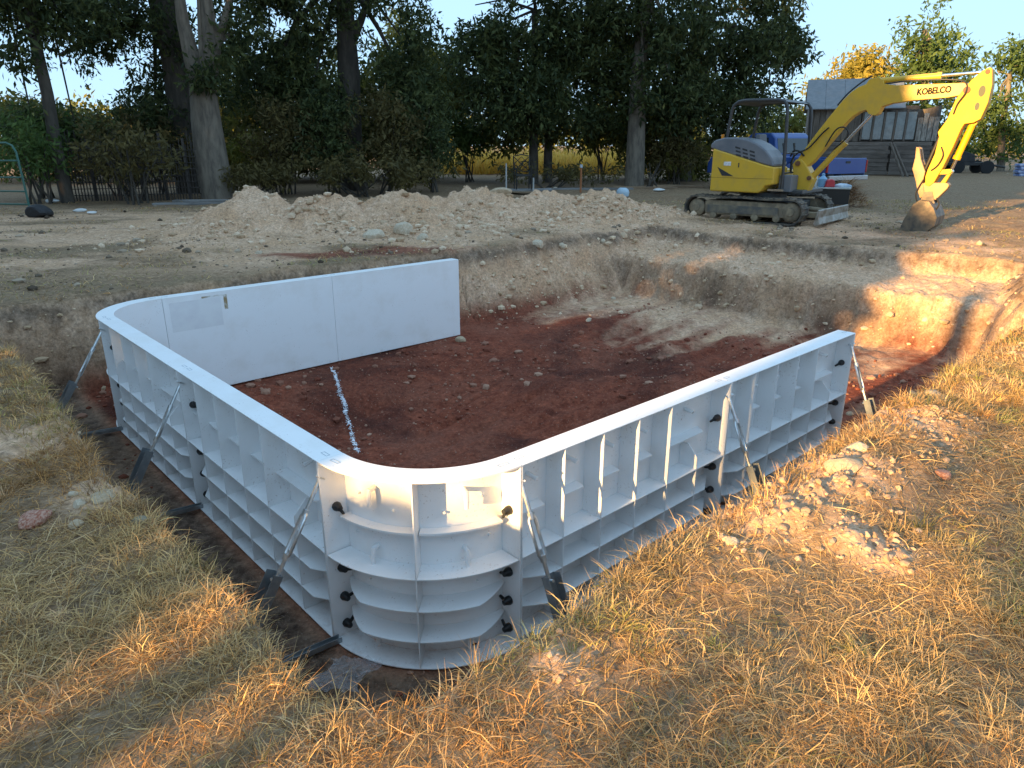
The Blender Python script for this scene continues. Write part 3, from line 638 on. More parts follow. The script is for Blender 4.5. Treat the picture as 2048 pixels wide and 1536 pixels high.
for s in (-1, 1):
    e0, e1 = (-.385, -.3605) if s < 0 else (.3605, .385)
    MB().prism([(3.10,.50),(3.20,.58),(3.36,.56),(3.46,.44),(3.54,.28),(3.52,.12),(3.40,.0),(3.18,-.05),(2.93,-.02),(2.98,.2)], e0, e1).build('side_cheek', BK, bk)
for k in range(5): yy = -.31+.155*k; MB().prism([(2.96,.005),(2.96,-.03),(2.80,-.03)], yy-.03, yy+.03).build('bucket_tooth', BK, bk)
MB().prism([(3.16,.50),(3.20,.72),(3.34,.74),(3.42,.52)], -.16, -.13).prism([(3.16,.50),(3.20,.72),(3.34,.74),(3.42,.52)], .13, .16).build('bucket_ear', BK, bk)
# hoses
for (pts_, r_) in (([(.62,-.15,1.0),(.60,-.17,1.25),(.72,-.2,1.42),(.92,-.17,1.52),(1.15,-.16,1.80),(1.28,-.17,1.92)], .016),
                   ([(1.25,-.16,1.55),(1.42,-.2,1.86),(1.58,-.22,1.92),(1.68,-.2,1.80),(1.60,-.18,1.66),(1.42,-.12,1.50)], .014),
                   ([(1.35,-.06,2.34),(1.52,-.05,2.56),(1.75,-.04,2.76),(1.92,-.05,2.86)], .016),
                   ([(2.2,-.10,2.70),(2.7,-.10,2.74),(3.3,-.1,2.72),(3.55,-.14,2.66),(3.60,-.2,2.5),(3.5,-.19,2.30),(3.46,-.17,2.12)], .014),
                   ([(3.36,-.17,1.55),(3.42,-.2,1.40),(3.36,-.19,1.22),(3.26,-.18,1.12)], .013),
                   ([(3.16,-.17,.95),(3.08,-.19,.72),(3.12,-.2,.55),(3.22,-.2,.46)], .014),
                   ([(3.44,-.15,.62),(3.50,-.18,.5),(3.44,-.2,.36)], .016),
                   ([(.55,-.12,1.35),(.62,-.16,1.46),(.74,-.15,1.45),(.84,-.14,1.36)], .02)):
    P_ = [Vector(p) for p in pts_]; Q_ = []
    for i in range(len(P_)-1):
        p0, p1, p2, p3 = P_[max(i-1, 0)], P_[i], P_[i+1], P_[min(i+2, len(P_)-1)]
        for k in range(5):
            t_ = k/5; Q_.append(.5*((2*p1)+(p2-p0)*t_+(2*p0-5*p1+4*p2-p3)*t_*t_+(3*p1-p0-3*p2+p3)*t_**3))
    Q_.append(P_[-1]); MB().tube(Q_, r_, 7).build('hydraulic_hose', HOSE, exc, smooth=True)
# lettering on the boom
fc = bpy.data.curves.new('lettering', 'FONT'); fc.body = 'KOBELCO'; fc.size = .155; fc.extrude = .001; fc.space_character = 1.0; fc.offset = .004
fo_ = bpy.data.objects.new('tmp_text', fc); COL.objects.link(fo_)
dg = bpy.context.evaluated_depsgraph_get(); me = bpy.data.meshes.new_from_object(fo_.evaluated_get(dg)); bpy.data.objects.remove(fo_)
lt = link('lettering', me, mat('lettering_black', (.012,.011,.01), .6, spec=.1), exc); me.materials.clear(); me.materials.append(MATS['lettering_black'])
lt.location = (2.78, -.129, 2.475); lt.rotation_euler = (R(90), R(-3.0), 0); lt.scale = (.80, 1, 1)
for dx_, dz_ in ((.007, .0), (.0035, .004)):
    l2 = lt.copy(); COL.objects.link(l2); l2.location = (lt.location[0]+dx_, lt.location[1]-.0012*(1+dz_*100), lt.location[2]+dz_)

# ------------------------------------------------------------------ rocks
def rock_mesh(name, seed, sub=2, flat=.7, rough=.35, cuts=7):
    import bmesh
    b = bmesh.new(); bmesh.ops.create_icosphere(b, subdivisions=sub, radius=1)
    r = np.random.default_rng(seed)
    pl_ = [(Vector(r.normal(size=3)).normalized(), .55+.35*r.random()) for _ in range(cuts)]
    for v_ in b.verts:
        for nrm_, d_ in pl_:
            k = v_.co.dot(nrm_)-d_
            if k > 0: v_.co -= nrm_*k*.9
        v_.co *= 1+.06*(r.random()-.5)
        v_.co.z *= flat
    me_ = bpy.data.meshes.new(name); b.to_mesh(me_); b.free(); return me_
LIME = mat('limestone', (.46,.36,.25), .9, (.60,.50,.37), 5, .4, .65, bmp=.4, bscale=18)
LIME2 = mat('tan_stone', (.40,.29,.18), .9, (.52,.40,.27), 6, .4, .65, bmp=.4, bscale=18)
REDS = mat('red_stone', (.30,.10,.055), .9, (.50,.30,.22), 7, .4, .62, bmp=.4, bscale=18)
def rock(label, px, py, rpx, m, flat=.7, seed=1, zz=0, group=None, aspect=1.0, cat='rock'):
    p = onz(px, py, zz)
    for _ in range(4): p = onz(px, py, gz(p[0], p[1])+.4*rpx*p[1]/1420)
    r = rpx*math.hypot(p[0], p[1])/1420
    o = link('rock', rock_mesh('rock', seed, 2 if rpx < 25 else 3, flat), m)
    o.location = (p[0], p[1], gz(p[0], p[1])+r*flat*.15); o.scale = (r*aspect, r, r); o.rotation_euler = (random.uniform(-.25, .25), random.uniform(-.25, .25), random.uniform(0, 6.3))
    tag(o, label, cat, group); return o
rock('large rounded pale boulder at the foot of the spoil heap', 806, 463, 22, LIME, .8, 3)
rock('broad flat pale boulder beside the rounded boulder on the heap', 748, 468, 24, LIME, .55, 4)
rock('long tan boulder lying midway up the spoil heap', 1002, 428, 21, LIME2, .6, 5, aspect=1.3)
rock('small pale boulder right of the rounded heap boulder', 844, 473, 13, LIME, .7, 6)
rock('squarish tan rock low on the heap left of the clay scoop', 915, 446, 12, LIME2, .8, 8)
rock('upright pale rock on the right half of the heap', 1075, 450, 13, LIME, .9, 9)
rock('big sunlit orange boulder on the near right lip', 1690, 922, 36, LIME2, .75, 12, aspect=1.1)
rock('pale angular rock behind the sunlit boulder on the lip', 1712, 890, 24, LIME, .6, 13)
rock('reddish rounded stone in the grass right of the sunlit boulder', 1885, 946, 15, REDS, .8, 14)
rock('white flat stone half buried among clods of the near right lip', 1462, 1078, 18, LIME, .6, 15)
rock('tan rock near the far end of the right lip', 1868, 785, 17, LIME2, .6, 16)
rock('weathered red brick chunk lying in the left grass', 66, 1030, 30, REDS, .5, 17, aspect=1.1)
rock('small chalk-white stone right of the red brick chunk', 146, 985, 9, LIME, .7, 18)
rock('grey angular stone behind the tan slab in the left grass', 158, 1006, 15, LIME, .7, 19)
rock('long pale slab of stone with a white end in the left grass', 205, 992, 24, LIME2, .35, 20, aspect=1.5)
rock('tan stone nearest the red brick chunk', 152, 1046, 16, LIME2, .6, 21)
rock('olive-grey flat stone at the left lip', 276, 1038, 17, mat('olive_stone', (.2,.18,.13), .9, (.28,.25,.18), 5), .45, 22)
CLOD = mat('clod_soil', (.36,.24,.145), .95, (.50,.36,.24), 7, .4, .65, bmp=.5, bscale=20)
rs = random.Random(5)
for k in range(30):
    px, py = rs.uniform(430, 1300), rs.uniform(405, 485)
    if py > 478-(px-430)*.03 or (abs(px-806) < 45 and abs(py-463) < 25): continue
    rock('pale limestone lump among the rubble of the spoil heap', px, py, rs.uniform(4, 9.5), rs.choice([LIME, LIME, LIME2]), rs.uniform(.6, .9), 100+k, group='limestone lumps on the spoil heap')
for k in range(12):
    rock('pale tan clod on the crest of the near right lip', rs.uniform(1420, 1640), rs.uniform(965, 1110), rs.uniform(6, 13), CLOD, rs.uniform(.4, .6), 200+k, group='clods on the near right lip')
for k in range(12):
    rock('pale tan stone on the far stretch of the right lip', rs.uniform(1700, 1890), rs.uniform(775, 900), rs.uniform(6, 14), rs.choice([CLOD, CLOD, LIME2]), rs.uniform(.4, .6), 240+k, group='stones on the far right lip')

# loose rubble and clods as one mass
import bmesh
def ico(sub):
    b = bmesh.new(); bmesh.ops.create_icosphere(b, subdivisions=sub, radius=1); b.verts.ensure_lookup_table()
    v_ = np.array([v.co[:] for v in b.verts]); f_ = np.array([[x.index for x in f.verts] for f in b.faces]); b.free(); return v_, f_
IV, IF = ico(1)
def scatter(name, P, S, m, seed, tints):
    r = np.random.default_rng(seed); n_ = len(P)
    vs_ = IV[None]*(1+.45*(r.random((n_, len(IV), 1))-.5)); vs_ = vs_*np.array([1, .85, .65])*(.7+.6*r.random((n_, 1, 3)))
    q = r.random(n_)*6.28; c_, s_ = np.cos(q)[:, None], np.sin(q)[:, None]
    x_, y_ = vs_[..., 0]*c_-vs_[..., 1]*s_, vs_[..., 0]*s_+vs_[..., 1]*c_
    vs_ = np.stack([x_, y_, vs_[..., 2]], -1)*S[:, None, None]+P[:, None, :]
    fs = (IF[None]+(np.arange(n_)*len(IV))[:, None, None]).reshape(-1, 3)
    return mesh_np(name, vs_.reshape(-1, 3), fs, m, attrs={'tint': np.repeat(tints, len(IV))})
def tint_mat(name, c0, c1, rough=.95):
    m_, n_, l_, bs_ = nodes_of(name); a_ = n_.new('ShaderNodeAttribute'); a_.attribute_name = 'tint'
    l_.new(mixc(n_, l_, a_.outputs['Fac'], c0, c1), bs_.inputs['Base Color']); bs_.inputs['Roughness'].default_value = rough; bs_.inputs['Specular IOR Level'].default_value = .15
    return m_
def pick(n_, x0, x1, y0, y1, test, seed):
    r = np.random.default_rng(seed); x = r.uniform(x0, x1, n_); y = r.uniform(y0, y1, n_)
    T_ = terrain(x, y); k = r.random(n_) < test(x, y, *T_); return x[k], y[k], T_[0][k], r
x, y, zz, r = pick(60000, -7.5, 5, 11, 18, lambda x, y, z, rd, lw, dk, dp, hm: .03+.6*hm*sst(fbm(x*1.1, y*1.1, 7, 3), -.2, .4), 1)
S_ = .010*np.exp(r.exponential(.55, len(x))); S_ = np.minimum(S_, .08)
tag(scatter('heap_rubble', np.stack([x, y, zz+S_*.2], 1), S_, tint_mat('rubble', (.40,.27,.165), (.72,.55,.39)), 2, r.random(len(x))), 'loose pale rubble strewn over the spoil heap', 'rubble', kind='stuff')
x, y, zz, r = pick(30000, -6, 9, 1.4, 15, lambda x, y, z, rd, lw, dk, dp, hm: .75*sst(dp, .93, .99)*sst(fbm(x*1.2, y*1.2, 17, 3), -.3, .4)*(.25+.75*rd), 3)
S_ = .008*np.exp(r.exponential(.5, len(x))); S_ = np.minimum(S_, .06)
tag(scatter('clay_clods', np.stack([x, y, zz+S_*.2], 1), S_, tint_mat('clods', (.17,.05,.03), (.42,.25,.17)), 4, r.random(len(x))**2), 'broken red clay clods scattered over the pit floor', 'clods', kind='stuff')
x, y, zz, r = pick(60000, -7, 9, 1.4, 15.5, lambda x, y, z, rd, lw, dk, dp, hm: .7*sst(dp, .05, .2)*(1-sst(dp, .9, .98))*(1-.93*(dp > .25)*(dp < .36)*(((x-CC[0])*U[0]+(y-CC[1])*U[1]) > 8)), 5)
S_ = .009*np.exp(r.exponential(.55, len(x))); S_ = np.minimum(S_, .07)
tag(scatter('bank_clods', np.stack([x, y, zz+S_*.1], 1), S_, tint_mat('bankclods', (.40,.27,.16), (.70,.53,.36)), 6, r.random(len(x))), 'crumbled tan soil clods on the pit banks', 'clods', kind='stuff')
x, y, zz, r = pick(60000, -.5, 7, 1.5, 8, lambda x, y, z, rd, lw, dk, dp, hm: np.exp(-((((x-CC[0])*V[0]+(y-CC[1])*V[1])+1.9)/.22)**2)*(1-dp)*sst((x-CC[0])*U[0]+(y-CC[1])*U[1], -.3, .8)*sst(fbm(x*1.6, y*1.6, 27, 3), -.15, .25)+.9*(1-lw)*(dp < .03), 7)
S_ = .005*np.exp(r.exponential(.5, len(x))); S_ = np.minimum(S_, .020)
tag(scatter('lip_clods', np.stack([x, y, zz+S_*.2], 1), S_, tint_mat('lipclods', (.30,.195,.12), (.52,.37,.25)), 8, r.random(len(x))), 'sunlit crumbs of pale soil along the near right lip', 'clods', kind='stuff')

x, y, zz, r = pick(30000, -12, 9, 8, 20, lambda x, y, z, rd, lw, dk, dp, hm: .35*(dp < .02)*(1-hm)*sst(fbm(x*.9, y*.9, 37, 4), -.25, .35), 9)
S_ = .008*np.exp(r.exponential(.55, len(x))); S_ = np.minimum(S_, .07)
tag(scatter('yard_crumbs', np.stack([x, y, zz+S_*.15], 1), S_, tint_mat('yardcrumbs', (.07,.05,.035), (.46,.36,.26)), 10, r.random(len(x))**1.3), 'loose crumbs of soil and stone over the trampled yard', 'crumbs', kind='stuff')
# ------------------------------------------------------------------ grass
GM = grass_mat('dry_grass')
STRAW = np.array([.74,.49,.21]); BROWN = np.array([.54,.28,.095]); GREEN = np.array([.33,.31,.085]); GREY = np.array([.54,.42,.29])
def blades(name, x, y, z0, length, lift, width, azim, cols, seed, seg=3, curl=.8, m=None):
    r = np.random.default_rng(seed); n_ = len(x); ts = np.linspace(0, 1, seg+1)
    p = np.stack([x, y, z0], 1); ang = azim.copy(); el = lift.copy(); bend = r.normal(0, curl, n_); droop = r.uniform(.3, 1.6, n_)
    rows = []; wv = np.stack([-np.sin(azim), np.cos(azim), r.normal(0, .35, n_)], 1)
    for k in range(seg+1):
        w = width*(1-ts[k]**1.5)*.5
        if k < seg: rows += [p-wv*w[:, None], p+wv*w[:, None]]
        else: rows += [p]
        st_ = length/seg
        p = p+np.stack([np.cos(ang)*np.cos(el), np.sin(ang)*np.cos(el), np.sin(el)], 1)*st_[:, None]
        ang = ang+bend/seg; el = el-droop/seg
    nv_ = 2*seg+1; V_ = np.stack(rows, 1)
    V_[:, :, 2] = np.maximum(V_[:, :, 2], (z0+.001)[:, None]-.02)
    tri = []
    for k in range(seg-1): tri += [(2*k, 2*k+1, 2*k+3), (2*k, 2*k+3, 2*k+2)]
    tri += [(2*seg-2, 2*seg-1, 2*seg)]
    F_ = (np.array(tri)[None]+(np.arange(n_)*nv_)[:, None, None]).reshape(-1, 3)
    C_ = np.repeat(np.concatenate([cols, np.ones((n_, 1))], 1), nv_, 0)
    return mesh_np(name, V_.reshape(-1, 3), F_, m or GM, cattr={'bcol': C_})
def grass_cols(r, x, y, green_bias=0.0):
    n_ = len(x); g = sst(fbm(x*1.5, y*1.5, 81, 3)+green_bias+r.normal(0, .25, n_), .05, .5)[:, None]
    b = sst(fbm(x*.9+5, y*.9, 83, 3)+r.normal(0, .35, n_), -.2, .5)[:, None]
    k = r.random((n_, 1))
    c_ = STRAW*(1-b)+BROWN*b; c_ = c_*(1-.45*(k < .25))+.45*(k < .25)*GREY; c_ = c_*(1-g)+GREEN*g
    return np.clip(c_*(.35+.95*r.random((n_, 1))**1.1), 0, .9)
def grow(n_, x0, x1, y0, y1, dens, seed):
    r = np.random.default_rng(seed); x = r.uniform(x0, x1, n_); y = r.uniform(y0, y1, n_)
    vis = np.abs(x) < .76*y+.35
    x, y = x[vis], y[vis]; T_ = terrain(x, y); k = r.random(len(x)) < dens(x, y, T_[2], T_[4]); return x[k], y[k], T_[0][k], r
# matted layer close to the camera
dn = lambda x, y, lw, dp: lw*(dp < .04)*(.38+.62*sst(fbm(x*2.6, y*2.6, 85, 4), -.25, .12))
x, y, zz, r = grow(460000, -3.6, 5.0, 1.25, 5.2, dn, 21)
n_ = len(x); keep = r.random(n_) < np.clip(1.5-.26*y, .25, 1); x, y, zz = x[keep], y[keep], zz[keep]; n_ = len(x)
left = sst(-x, .2, 1.6)
tag(blades('matted_grass', x, y, zz-.002, np.where(r.random(n_) < .25, r.uniform(.09, .2, n_), r.uniform(.03, .10, n_)), r.uniform(.0, .6, n_), r.uniform(.0012, .0028, n_)*(1+.14*y), r.uniform(0, 6.283, n_), grass_cols(r, x, y, -.3), 22), 'matted dry grass covering the near ground', 'grass', kind='stuff')
# tufts
def tufts(name, n_t, x0, x1, y0, y1, per, seed, hmul=1.0, gb=0.0, edge=None, label='upright tufts of dry yellow grass near the pit edge'):
    x, y, zz, r = grow(n_t, x0, x1, y0, y1, (lambda x, y, lw, dp: lw*(dp < .03)*sst(fbm(x*1.9, y*1.9, 87, 3), -.1, .3)) if edge is None else edge, seed)
    sz = r.uniform(.5, 1.3, len(x)); k = np.repeat(np.arange(len(x)), per); n_ = len(k)
    az = r.uniform(0, 6.283, n_); rad = r.random(n_)*.045*sz[k]
    xx, yy = x[k]+np.cos(az)*rad, y[k]+np.sin(az)*rad
    cl = grass_cols(r, x, y, gb)[k]*(.8+.4*r.random((n_, 1)))
    return tag(blades(name, xx, yy, zz[k]-.004, r.uniform(.03, .11, n_)*sz[k]*hmul, r.uniform(.25, 1.3, n_), r.uniform(.0014, .0032, n_)*(1+.12*yy), az+r.normal(0, .5, n_), np.clip(cl*1.1, 0, 1), seed+1), label, 'grass', kind='stuff')
tufts('grass_tufts', 6500, -3, 5, 1.25, 5, 32, 31, gb=-.12)
lip = lambda x, y, lw, dp: (dp < .12)*np.exp(-np.minimum(np.abs(((x-CC[0])*U[0]+(y-CC[1])*U[1])+1.58), np.abs(((x-CC[0])*V[0]+(y-CC[1])*V[1])+1.70))**2/.15**2)
tufts('lip_grass', 30000, -4.2, 5.5, 1.3, 7, 12, 33, 1.0, -.25, lip, 'shaggy dry grass fringe hanging over the near pit lips')
# farther lawn
x, y, zz, r = grow(110000, -14, 16, 5, 22, lambda x, y, lw, dp: lw*(dp < .03)*sst(fbm(x*.8, y*.8, 89, 3), -.3, .25)*np.clip(1.25-.035*y, .2, 1), 41); n_ = len(x)
tag(blades('sparse_lawn', x, y, zz-.003, r.uniform(.05, .14, n_), r.uniform(.1, .9, n_), r.uniform(.004, .008, n_)*(.6+.06*y), r.uniform(0, 6.283, n_), grass_cols(r, x, y, .0+.25*sst(x, 6, 12)), 42, 2), 'sparse dry lawn beyond the pit and around the excavator', 'grass', kind='stuff')

# ------------------------------------------------------------------ trees
BARK_P = mat('bark_pale', (.20,.165,.125), .95, (.11,.09,.07), 7, .4, .62, bmp=.8, bscale=9, dim=(1, 1, .25))
BARK_D = mat('bark_dark', (.05,.042,.034), .95, (.09,.075,.058), 7, .4, .62, bmp=.8, bscale=9, dim=(1, 1, .25))
LV_D = leaf_mat('leaf_dark', (.026,.044,.018), (.15,.17,.055), .4)
LV_M = leaf_mat('leaf_mid', (.06,.11,.03), (.14,.20,.055), .4)
LV_Y = leaf_mat('leaf_gold', (.20,.19,.035), (.42,.32,.06), .4)
LV_B = leaf_mat('leaf_brown', (.075,.065,.025), (.18,.14,.045), .35)
def leaves(name, C, L, m, parent=None, seed=0, per=10, spread=.32, droop=.5, aspect=.36):
    """C (n,3) cluster centres -> sprays of pointed leaves"""
    r = np.random.default_rng(seed); n_ = len(C)*per; c_ = np.repeat(C, per, 0)
    off = r.normal(0, 1, (n_, 3)); off /= np.linalg.norm(off, axis=1)[:, None]; off *= (r.random((n_, 1))**.5)*spread
    p = c_+off
    d = off/spread+r.normal(0, .6, (n_, 3)); d[:, 2] -= droop; d /= np.linalg.norm(d, axis=1)[:, None]
    s = np.cross(d, r.normal(0, 1, (n_, 3))); s /= np.maximum(np.linalg.norm(s, axis=1)[:, None], 1e-6)
    ln_ = (L*r.uniform(.5, 1.25, n_)*np.repeat(r.uniform(.7, 1.35, len(C)), per))[:, None]; nn = np.cross(d, s)
    V_ = np.stack([p-d*ln_*.5, p+s*ln_*aspect*.5-d*ln_*.05, p+d*ln_*.5-nn*ln_*.12, p-s*ln_*aspect*.5-d*ln_*.05], 1).reshape(-1, 3)
    F_ = np.arange(n_*4).reshape(-1, 4)
    ti = np.clip(np.repeat(r.random(len(C)), per)*.6+r.random(n_)*.4, 0, 1)**1.6
    return mesh_np(name, V_, F_, m, parent, attrs={'tint': np.repeat(ti, 4)})
GAP = -.12
def blob(c, rad, n_, r, power=.5):
    d = r.normal(0, 1, (n_, 3)); d /= np.linalg.norm(d, axis=1)[:, None]
    p = np.array(c)+d*np.array(rad)*(r.random((n_, 1))**power)
    return p[fbm(p[:, 0]*.85+.25*p[:, 1], p[:, 2]*.95, 301, 3) > GAP]
LDENS = 2.1
def tree(name, label, base, trunk, rad, limbs, blobs, m_leaf, m_bark, L=.2, per=10, seed=0, spread=.35, group='trees along the far edge of the yard', droop=.5, power=.5):
    """base xyz; trunk: list of points; limbs: list of point lists with radius; blobs: (centre, radii, clusters)"""
    t = empty(name, base); tag(t, label, 'tree', group); b0 = np.array(base); r = np.random.default_rng(seed+500)
    m = MB(); P = [Vector(np.array(p)-b0) for p in trunk]
    fl = [P[0]-Vector((0, 0, .3))]+P; rr = [rad*1.35]+list(np.linspace(rad*1.12, rad*.62, len(P)))
    m.tube(fl, rr, 12)
    for pts_, rd in limbs:
        q = [Vector(np.array(p)-b0) for p in pts_]; m.tube(q, list(np.linspace(rd, rd*.35, len(q))), 8)
    C = []
    for c_, ra, k in blobs:
        c_ = np.array(c_)
        C.append(blob(c_, ra, int(k*LDENS), r, power))
        st_ = Vector(np.array(trunk[-1])-b0); en = Vector(c_-b0); mid_ = st_.lerp(en, .5)+Vector((r.normal(0, .2), r.normal(0, .2), .25))
        m.tube([st_, mid_, en], [rad*.3, rad*.18, .02], 6)
    m.build('trunk', m_bark, t, smooth=True)
    if C: leaves('crown', np.concatenate(C)-b0, L*1.25, m_leaf, t, seed, per, spread, droop)
    return t
def A(px, py, D): return at(px, py, D)
def BL(px, py, D, rx, rz, k, ry=None):
    c_ = at(px, py, D); s = math.hypot(c_[0], c_[1])/1420*.98
    return (c_, (rx*s, (ry if ry else (rx+rz)/2*s), rz*s), k)
def foot(px, D): p = at(px, 300, D); return np.array([p[0], D, gz(p[0], D)])
# 1 slender dark trunk far left
f = foot(116, 21); tree('pecan_tree', 'slender dark leaning tree at the far left behind the gate', f, [f, A(112, 300, 21), A(95, 190, 21), A(70, 80, 21), A(50, -60, 21), A(40, -200, 21)], .17,
    [([A(75, 100, 21), A(50, 30, 21), A(10, 5, 21)], .09)], [BL(30, 120, 21, 110, 90, 110), BL(120, 30, 21.5, 90, 60, 110), BL(60, 220, 22, 120, 50, 90), BL(-40, 20, 21, 90, 80, 100), BL(20, -120, 21, 200, 110, 300), BL(150, 250, 23, 60, 40, 45)], LV_D, BARK_D, .17, 10, 1)
# 2 big dark trunk behind the forked one
f = foot(375, 25.5); tree('pecan_tree', 'massive dark trunk standing behind the pale forked trunk', f, [f, A(372, 260, 25.5), A(355, 150, 25.5), A(335, 40, 25.5), A(325, -120, 25.5)], .5,
    [([A(340, 70, 25.5), A(270, 45, 25.3), A(190, 75, 25), A(120, 110, 24.8)], .16)], [BL(270, 60, 25, 110, 70, 150), BL(210, 110, 24.6, 60, 40, 50), BL(330, 150, 26.5, 70, 60, 60), BL(280, -60, 25, 200, 90, 350), BL(180, 20, 25, 70, 50, 80), BL(310, 215, 26, 60, 45, 60)], LV_D, BARK_D, .17, 10, 2)
# 3 pale forked trunk
f = foot(428, 23); tree('pecan_tree', 'pale grey forked tree trunk left of the spoil heap', f, [f, A(424, 330, 23), A(412, 240, 23), A(405, 170, 23), A(408, 140, 23)], .50,
    [([A(405, 190, 23), A(385, 120, 23), A(365, 40, 23), A(350, -80, 23)], .33), ([A(410, 180, 23), A(425, 100, 23), A(415, 20, 23), A(405, -90, 23)], .33), ([A(425, 110, 23), A(445, 50, 23.2), A(470, -40, 23.2)], .17)],
    [BL(420, 130, 22.6, 40, 40, 28), BL(420, -140, 23, 200, 90, 260), BL(470, 60, 23.5, 55, 60, 50), BL(400, 165, 22.6, 38, 16, 18)], LV_D, BARK_P, .17, 10, 3)
GAP = -.16
# 4 dark thick trunk
f = foot(705, 27); tree('pecan_tree', 'thick dark tree trunk behind the middle of the spoil heap', f, [f, A(700, 280, 27), A(698, 150, 27), A(692, 60, 27), A(685, -60, 27)], .43,
    [([A(700, 90, 27), A(722, 40, 27), A(750, -40, 27)], .2)], [BL(580, 60, 26.5, 110, 85, 220), BL(530, 170, 26, 90, 75, 170), BL(800, 70, 26.5, 80, 90, 180), BL(620, 200, 26.2, 90, 60, 150), BL(830, 200, 26.5, 80, 80, 170), BL(700, -110, 27, 280, 110, 500), BL(590, -20, 26.5, 120, 60, 160)], LV_D, BARK_D, .18, 10, 4)
# 5, 6 twin trunks
f = foot(1068, 31); tree('pecan_tree', 'left one of the twin slim trunks behind the metal chair', f, [f, A(1067, 270, 31), A(1068, 150, 31), A(1070, 20, 31)], .19,
    [], [BL(960, 100, 30, 110, 90, 230), BL(1030, 190, 29.6, 110, 80, 230), BL(1040, 20, 30, 130, 80, 280), BL(950, 10, 30.5, 100, 80, 200), BL(1060, -120, 31, 240, 90, 420)], LV_D, BARK_D, .2, 10, 5, spread=.42)
f = foot(1096, 32); tree('pecan_tree', 'right one of the twin slim trunks behind the metal chair', f, [f, A(1097, 270, 32), A(1102, 150, 32), A(1110, 20, 32)], .18,
    [], [BL(1150, 110, 30.5, 90, 90, 210), BL(1120, 210, 30.2, 100, 62, 190), BL(1200, 200, 31, 70, 60, 120), BL(1180, 20, 31, 110, 80, 220)], LV_D, BARK_D, .2, 10, 6, spread=.42)
# 7 thick trunk
f = foot(1272, 30); tree('pecan_tree', 'thick straight grey-brown trunk left of the excavator', f, [f, A(1272, 280, 30), A(1276, 180, 30), A(1284, 80, 30), A(1296, -60, 30)], .36,
    [], [BL(1290, 180, 29.4, 60, 45, 60), BL(1240, 60, 30.5, 80, 80, 150), BL(1340, 70, 29.5, 80, 90, 200), BL(1300, -100, 30, 240, 100, 420), BL(1350, 190, 30, 60, 70, 120)], LV_D, BARK_P, .2, 10, 7, spread=.42)
# 8 right-hand dark tree overhanging the excavator
f = foot(1368, 33); tree('pecan_tree', 'dense dark tree overhanging the excavator canopy', f, [f, A(1368, 270, 33), A(1378, 160, 33), A(1400, 40, 33)], .38,
    [([A(1400, 120, 33), A(1480, 80, 33), A(1560, 90, 33), A(1625, 95, 33)], .12)], [BL(1430, 60, 32, 120, 90, 330), BL(1510, 90, 32, 90, 80, 240), BL(1420, 190, 31.6, 100, 80, 260), BL(1500, 200, 32.4, 80, 60, 130), BL(1590, 100, 32.6, 45, 38, 60), BL(1540, 20, 33, 60, 70, 130), BL(1450, -90, 33, 200, 80, 350), BL(1350, 240, 33, 60, 50, 90), BL(1460, 262, 33, 60, 30, 50)], LV_D, BARK_D, .21, 10, 8, spread=.42)
GAP = -.12
# far right trees
f = foot(1700, 58); tree('oak_tree', 'golden sunlit tree rising behind the weathered shed', f, [f, A(1700, 250, 58), A(1705, 180, 58)], .3, [], [BL(1700, 165, 58, 58, 50, 170), BL(1745, 150, 58, 45, 45, 120), BL(1650, 190, 59, 35, 35, 70), BL(1720, 225, 58, 70, 40, 120)], LV_Y, BARK_P, .34, 9, 9, .6, 'trees beyond the shed')
f = foot(1850, 52); tree('elm_tree', 'tall loose green tree right of the shed', f, [f, A(1850, 250, 52), A(1848, 130, 52), A(1850, 60, 52)], .25, [], [BL(1850, 75, 52, 50, 55, 90), BL(1820, 140, 52, 55, 55, 110), BL(1895, 140, 52, 50, 55, 105), BL(1850, 220, 51, 85, 60, 190), BL(1800, 260, 51, 45, 50, 80), BL(1900, 270, 51, 50, 45, 80)], LV_M, BARK_P, .32, 9, 10, .6, 'trees beyond the shed', .3)
f = foot(2010, 46); tree('elm_tree', 'green tree at the right edge behind the excavator arm', f, [f, A(2005, 250, 46), A(2020, 150, 46)], .2, [], [BL(2040, 130, 46, 45, 45, 70), BL(2000, 210, 46, 55, 55, 120), BL(2040, 260, 46, 50, 55, 110), BL(1960, 270, 47, 45, 45, 80), BL(2000, 150, 46, 28, 40, 35)], LV_M, BARK_P, .28, 9, 11, .5, 'trees beyond the shed', .3)
f = foot(1560, 50); tree('oak_tree', 'yellow-green tree seen through the excavator canopy', f, [f, A(1560, 280, 50)], .2, [], [BL(1570, 250, 50, 60, 50, 140), BL(1610, 200, 52, 40, 45, 60)], leaf_mat('leaf_yg', (.12,.14,.03), (.28,.24,.05), .4), BARK_D, .3, 9, 12, .5, 'trees beyond the shed')
# undergrowth bushes
def bush(label, px, py, D, rx, rz, k, m, seed, L=.15, group='bushes behind the spoil heap', name='bush'):
    b = BL(px, py, D, rx, rz, k); f_ = np.array([b[0][0], D, gz(b[0][0], D)]); t = empty(name, f_); tag(t, label, 'bush', group)
    m_ = MB(); r_ = random.Random(seed)
    for q in range(7):
        e = Vector(b[0]-f_)+Vector((r_.uniform(-.7, .7)*b[1][0], r_.uniform(-.5, .5)*b[1][1], r_.uniform(-.2, .7)*b[1][2]))
        m_.tube([Vector((r_.uniform(-.3, .3), r_.uniform(-.3, .3), -.1)), e*.5+Vector((0, 0, .1)), e], [.035, .022, .008], 5)
    m_.build('stem', BARK_D, t, smooth=True)
    r = np.random.default_rng(seed); leaves('foliage', blob(b[0], b[1], int(k*2.4), r, .45)-f_, L*1.25, m, t, seed, 9, .3, .35); return t
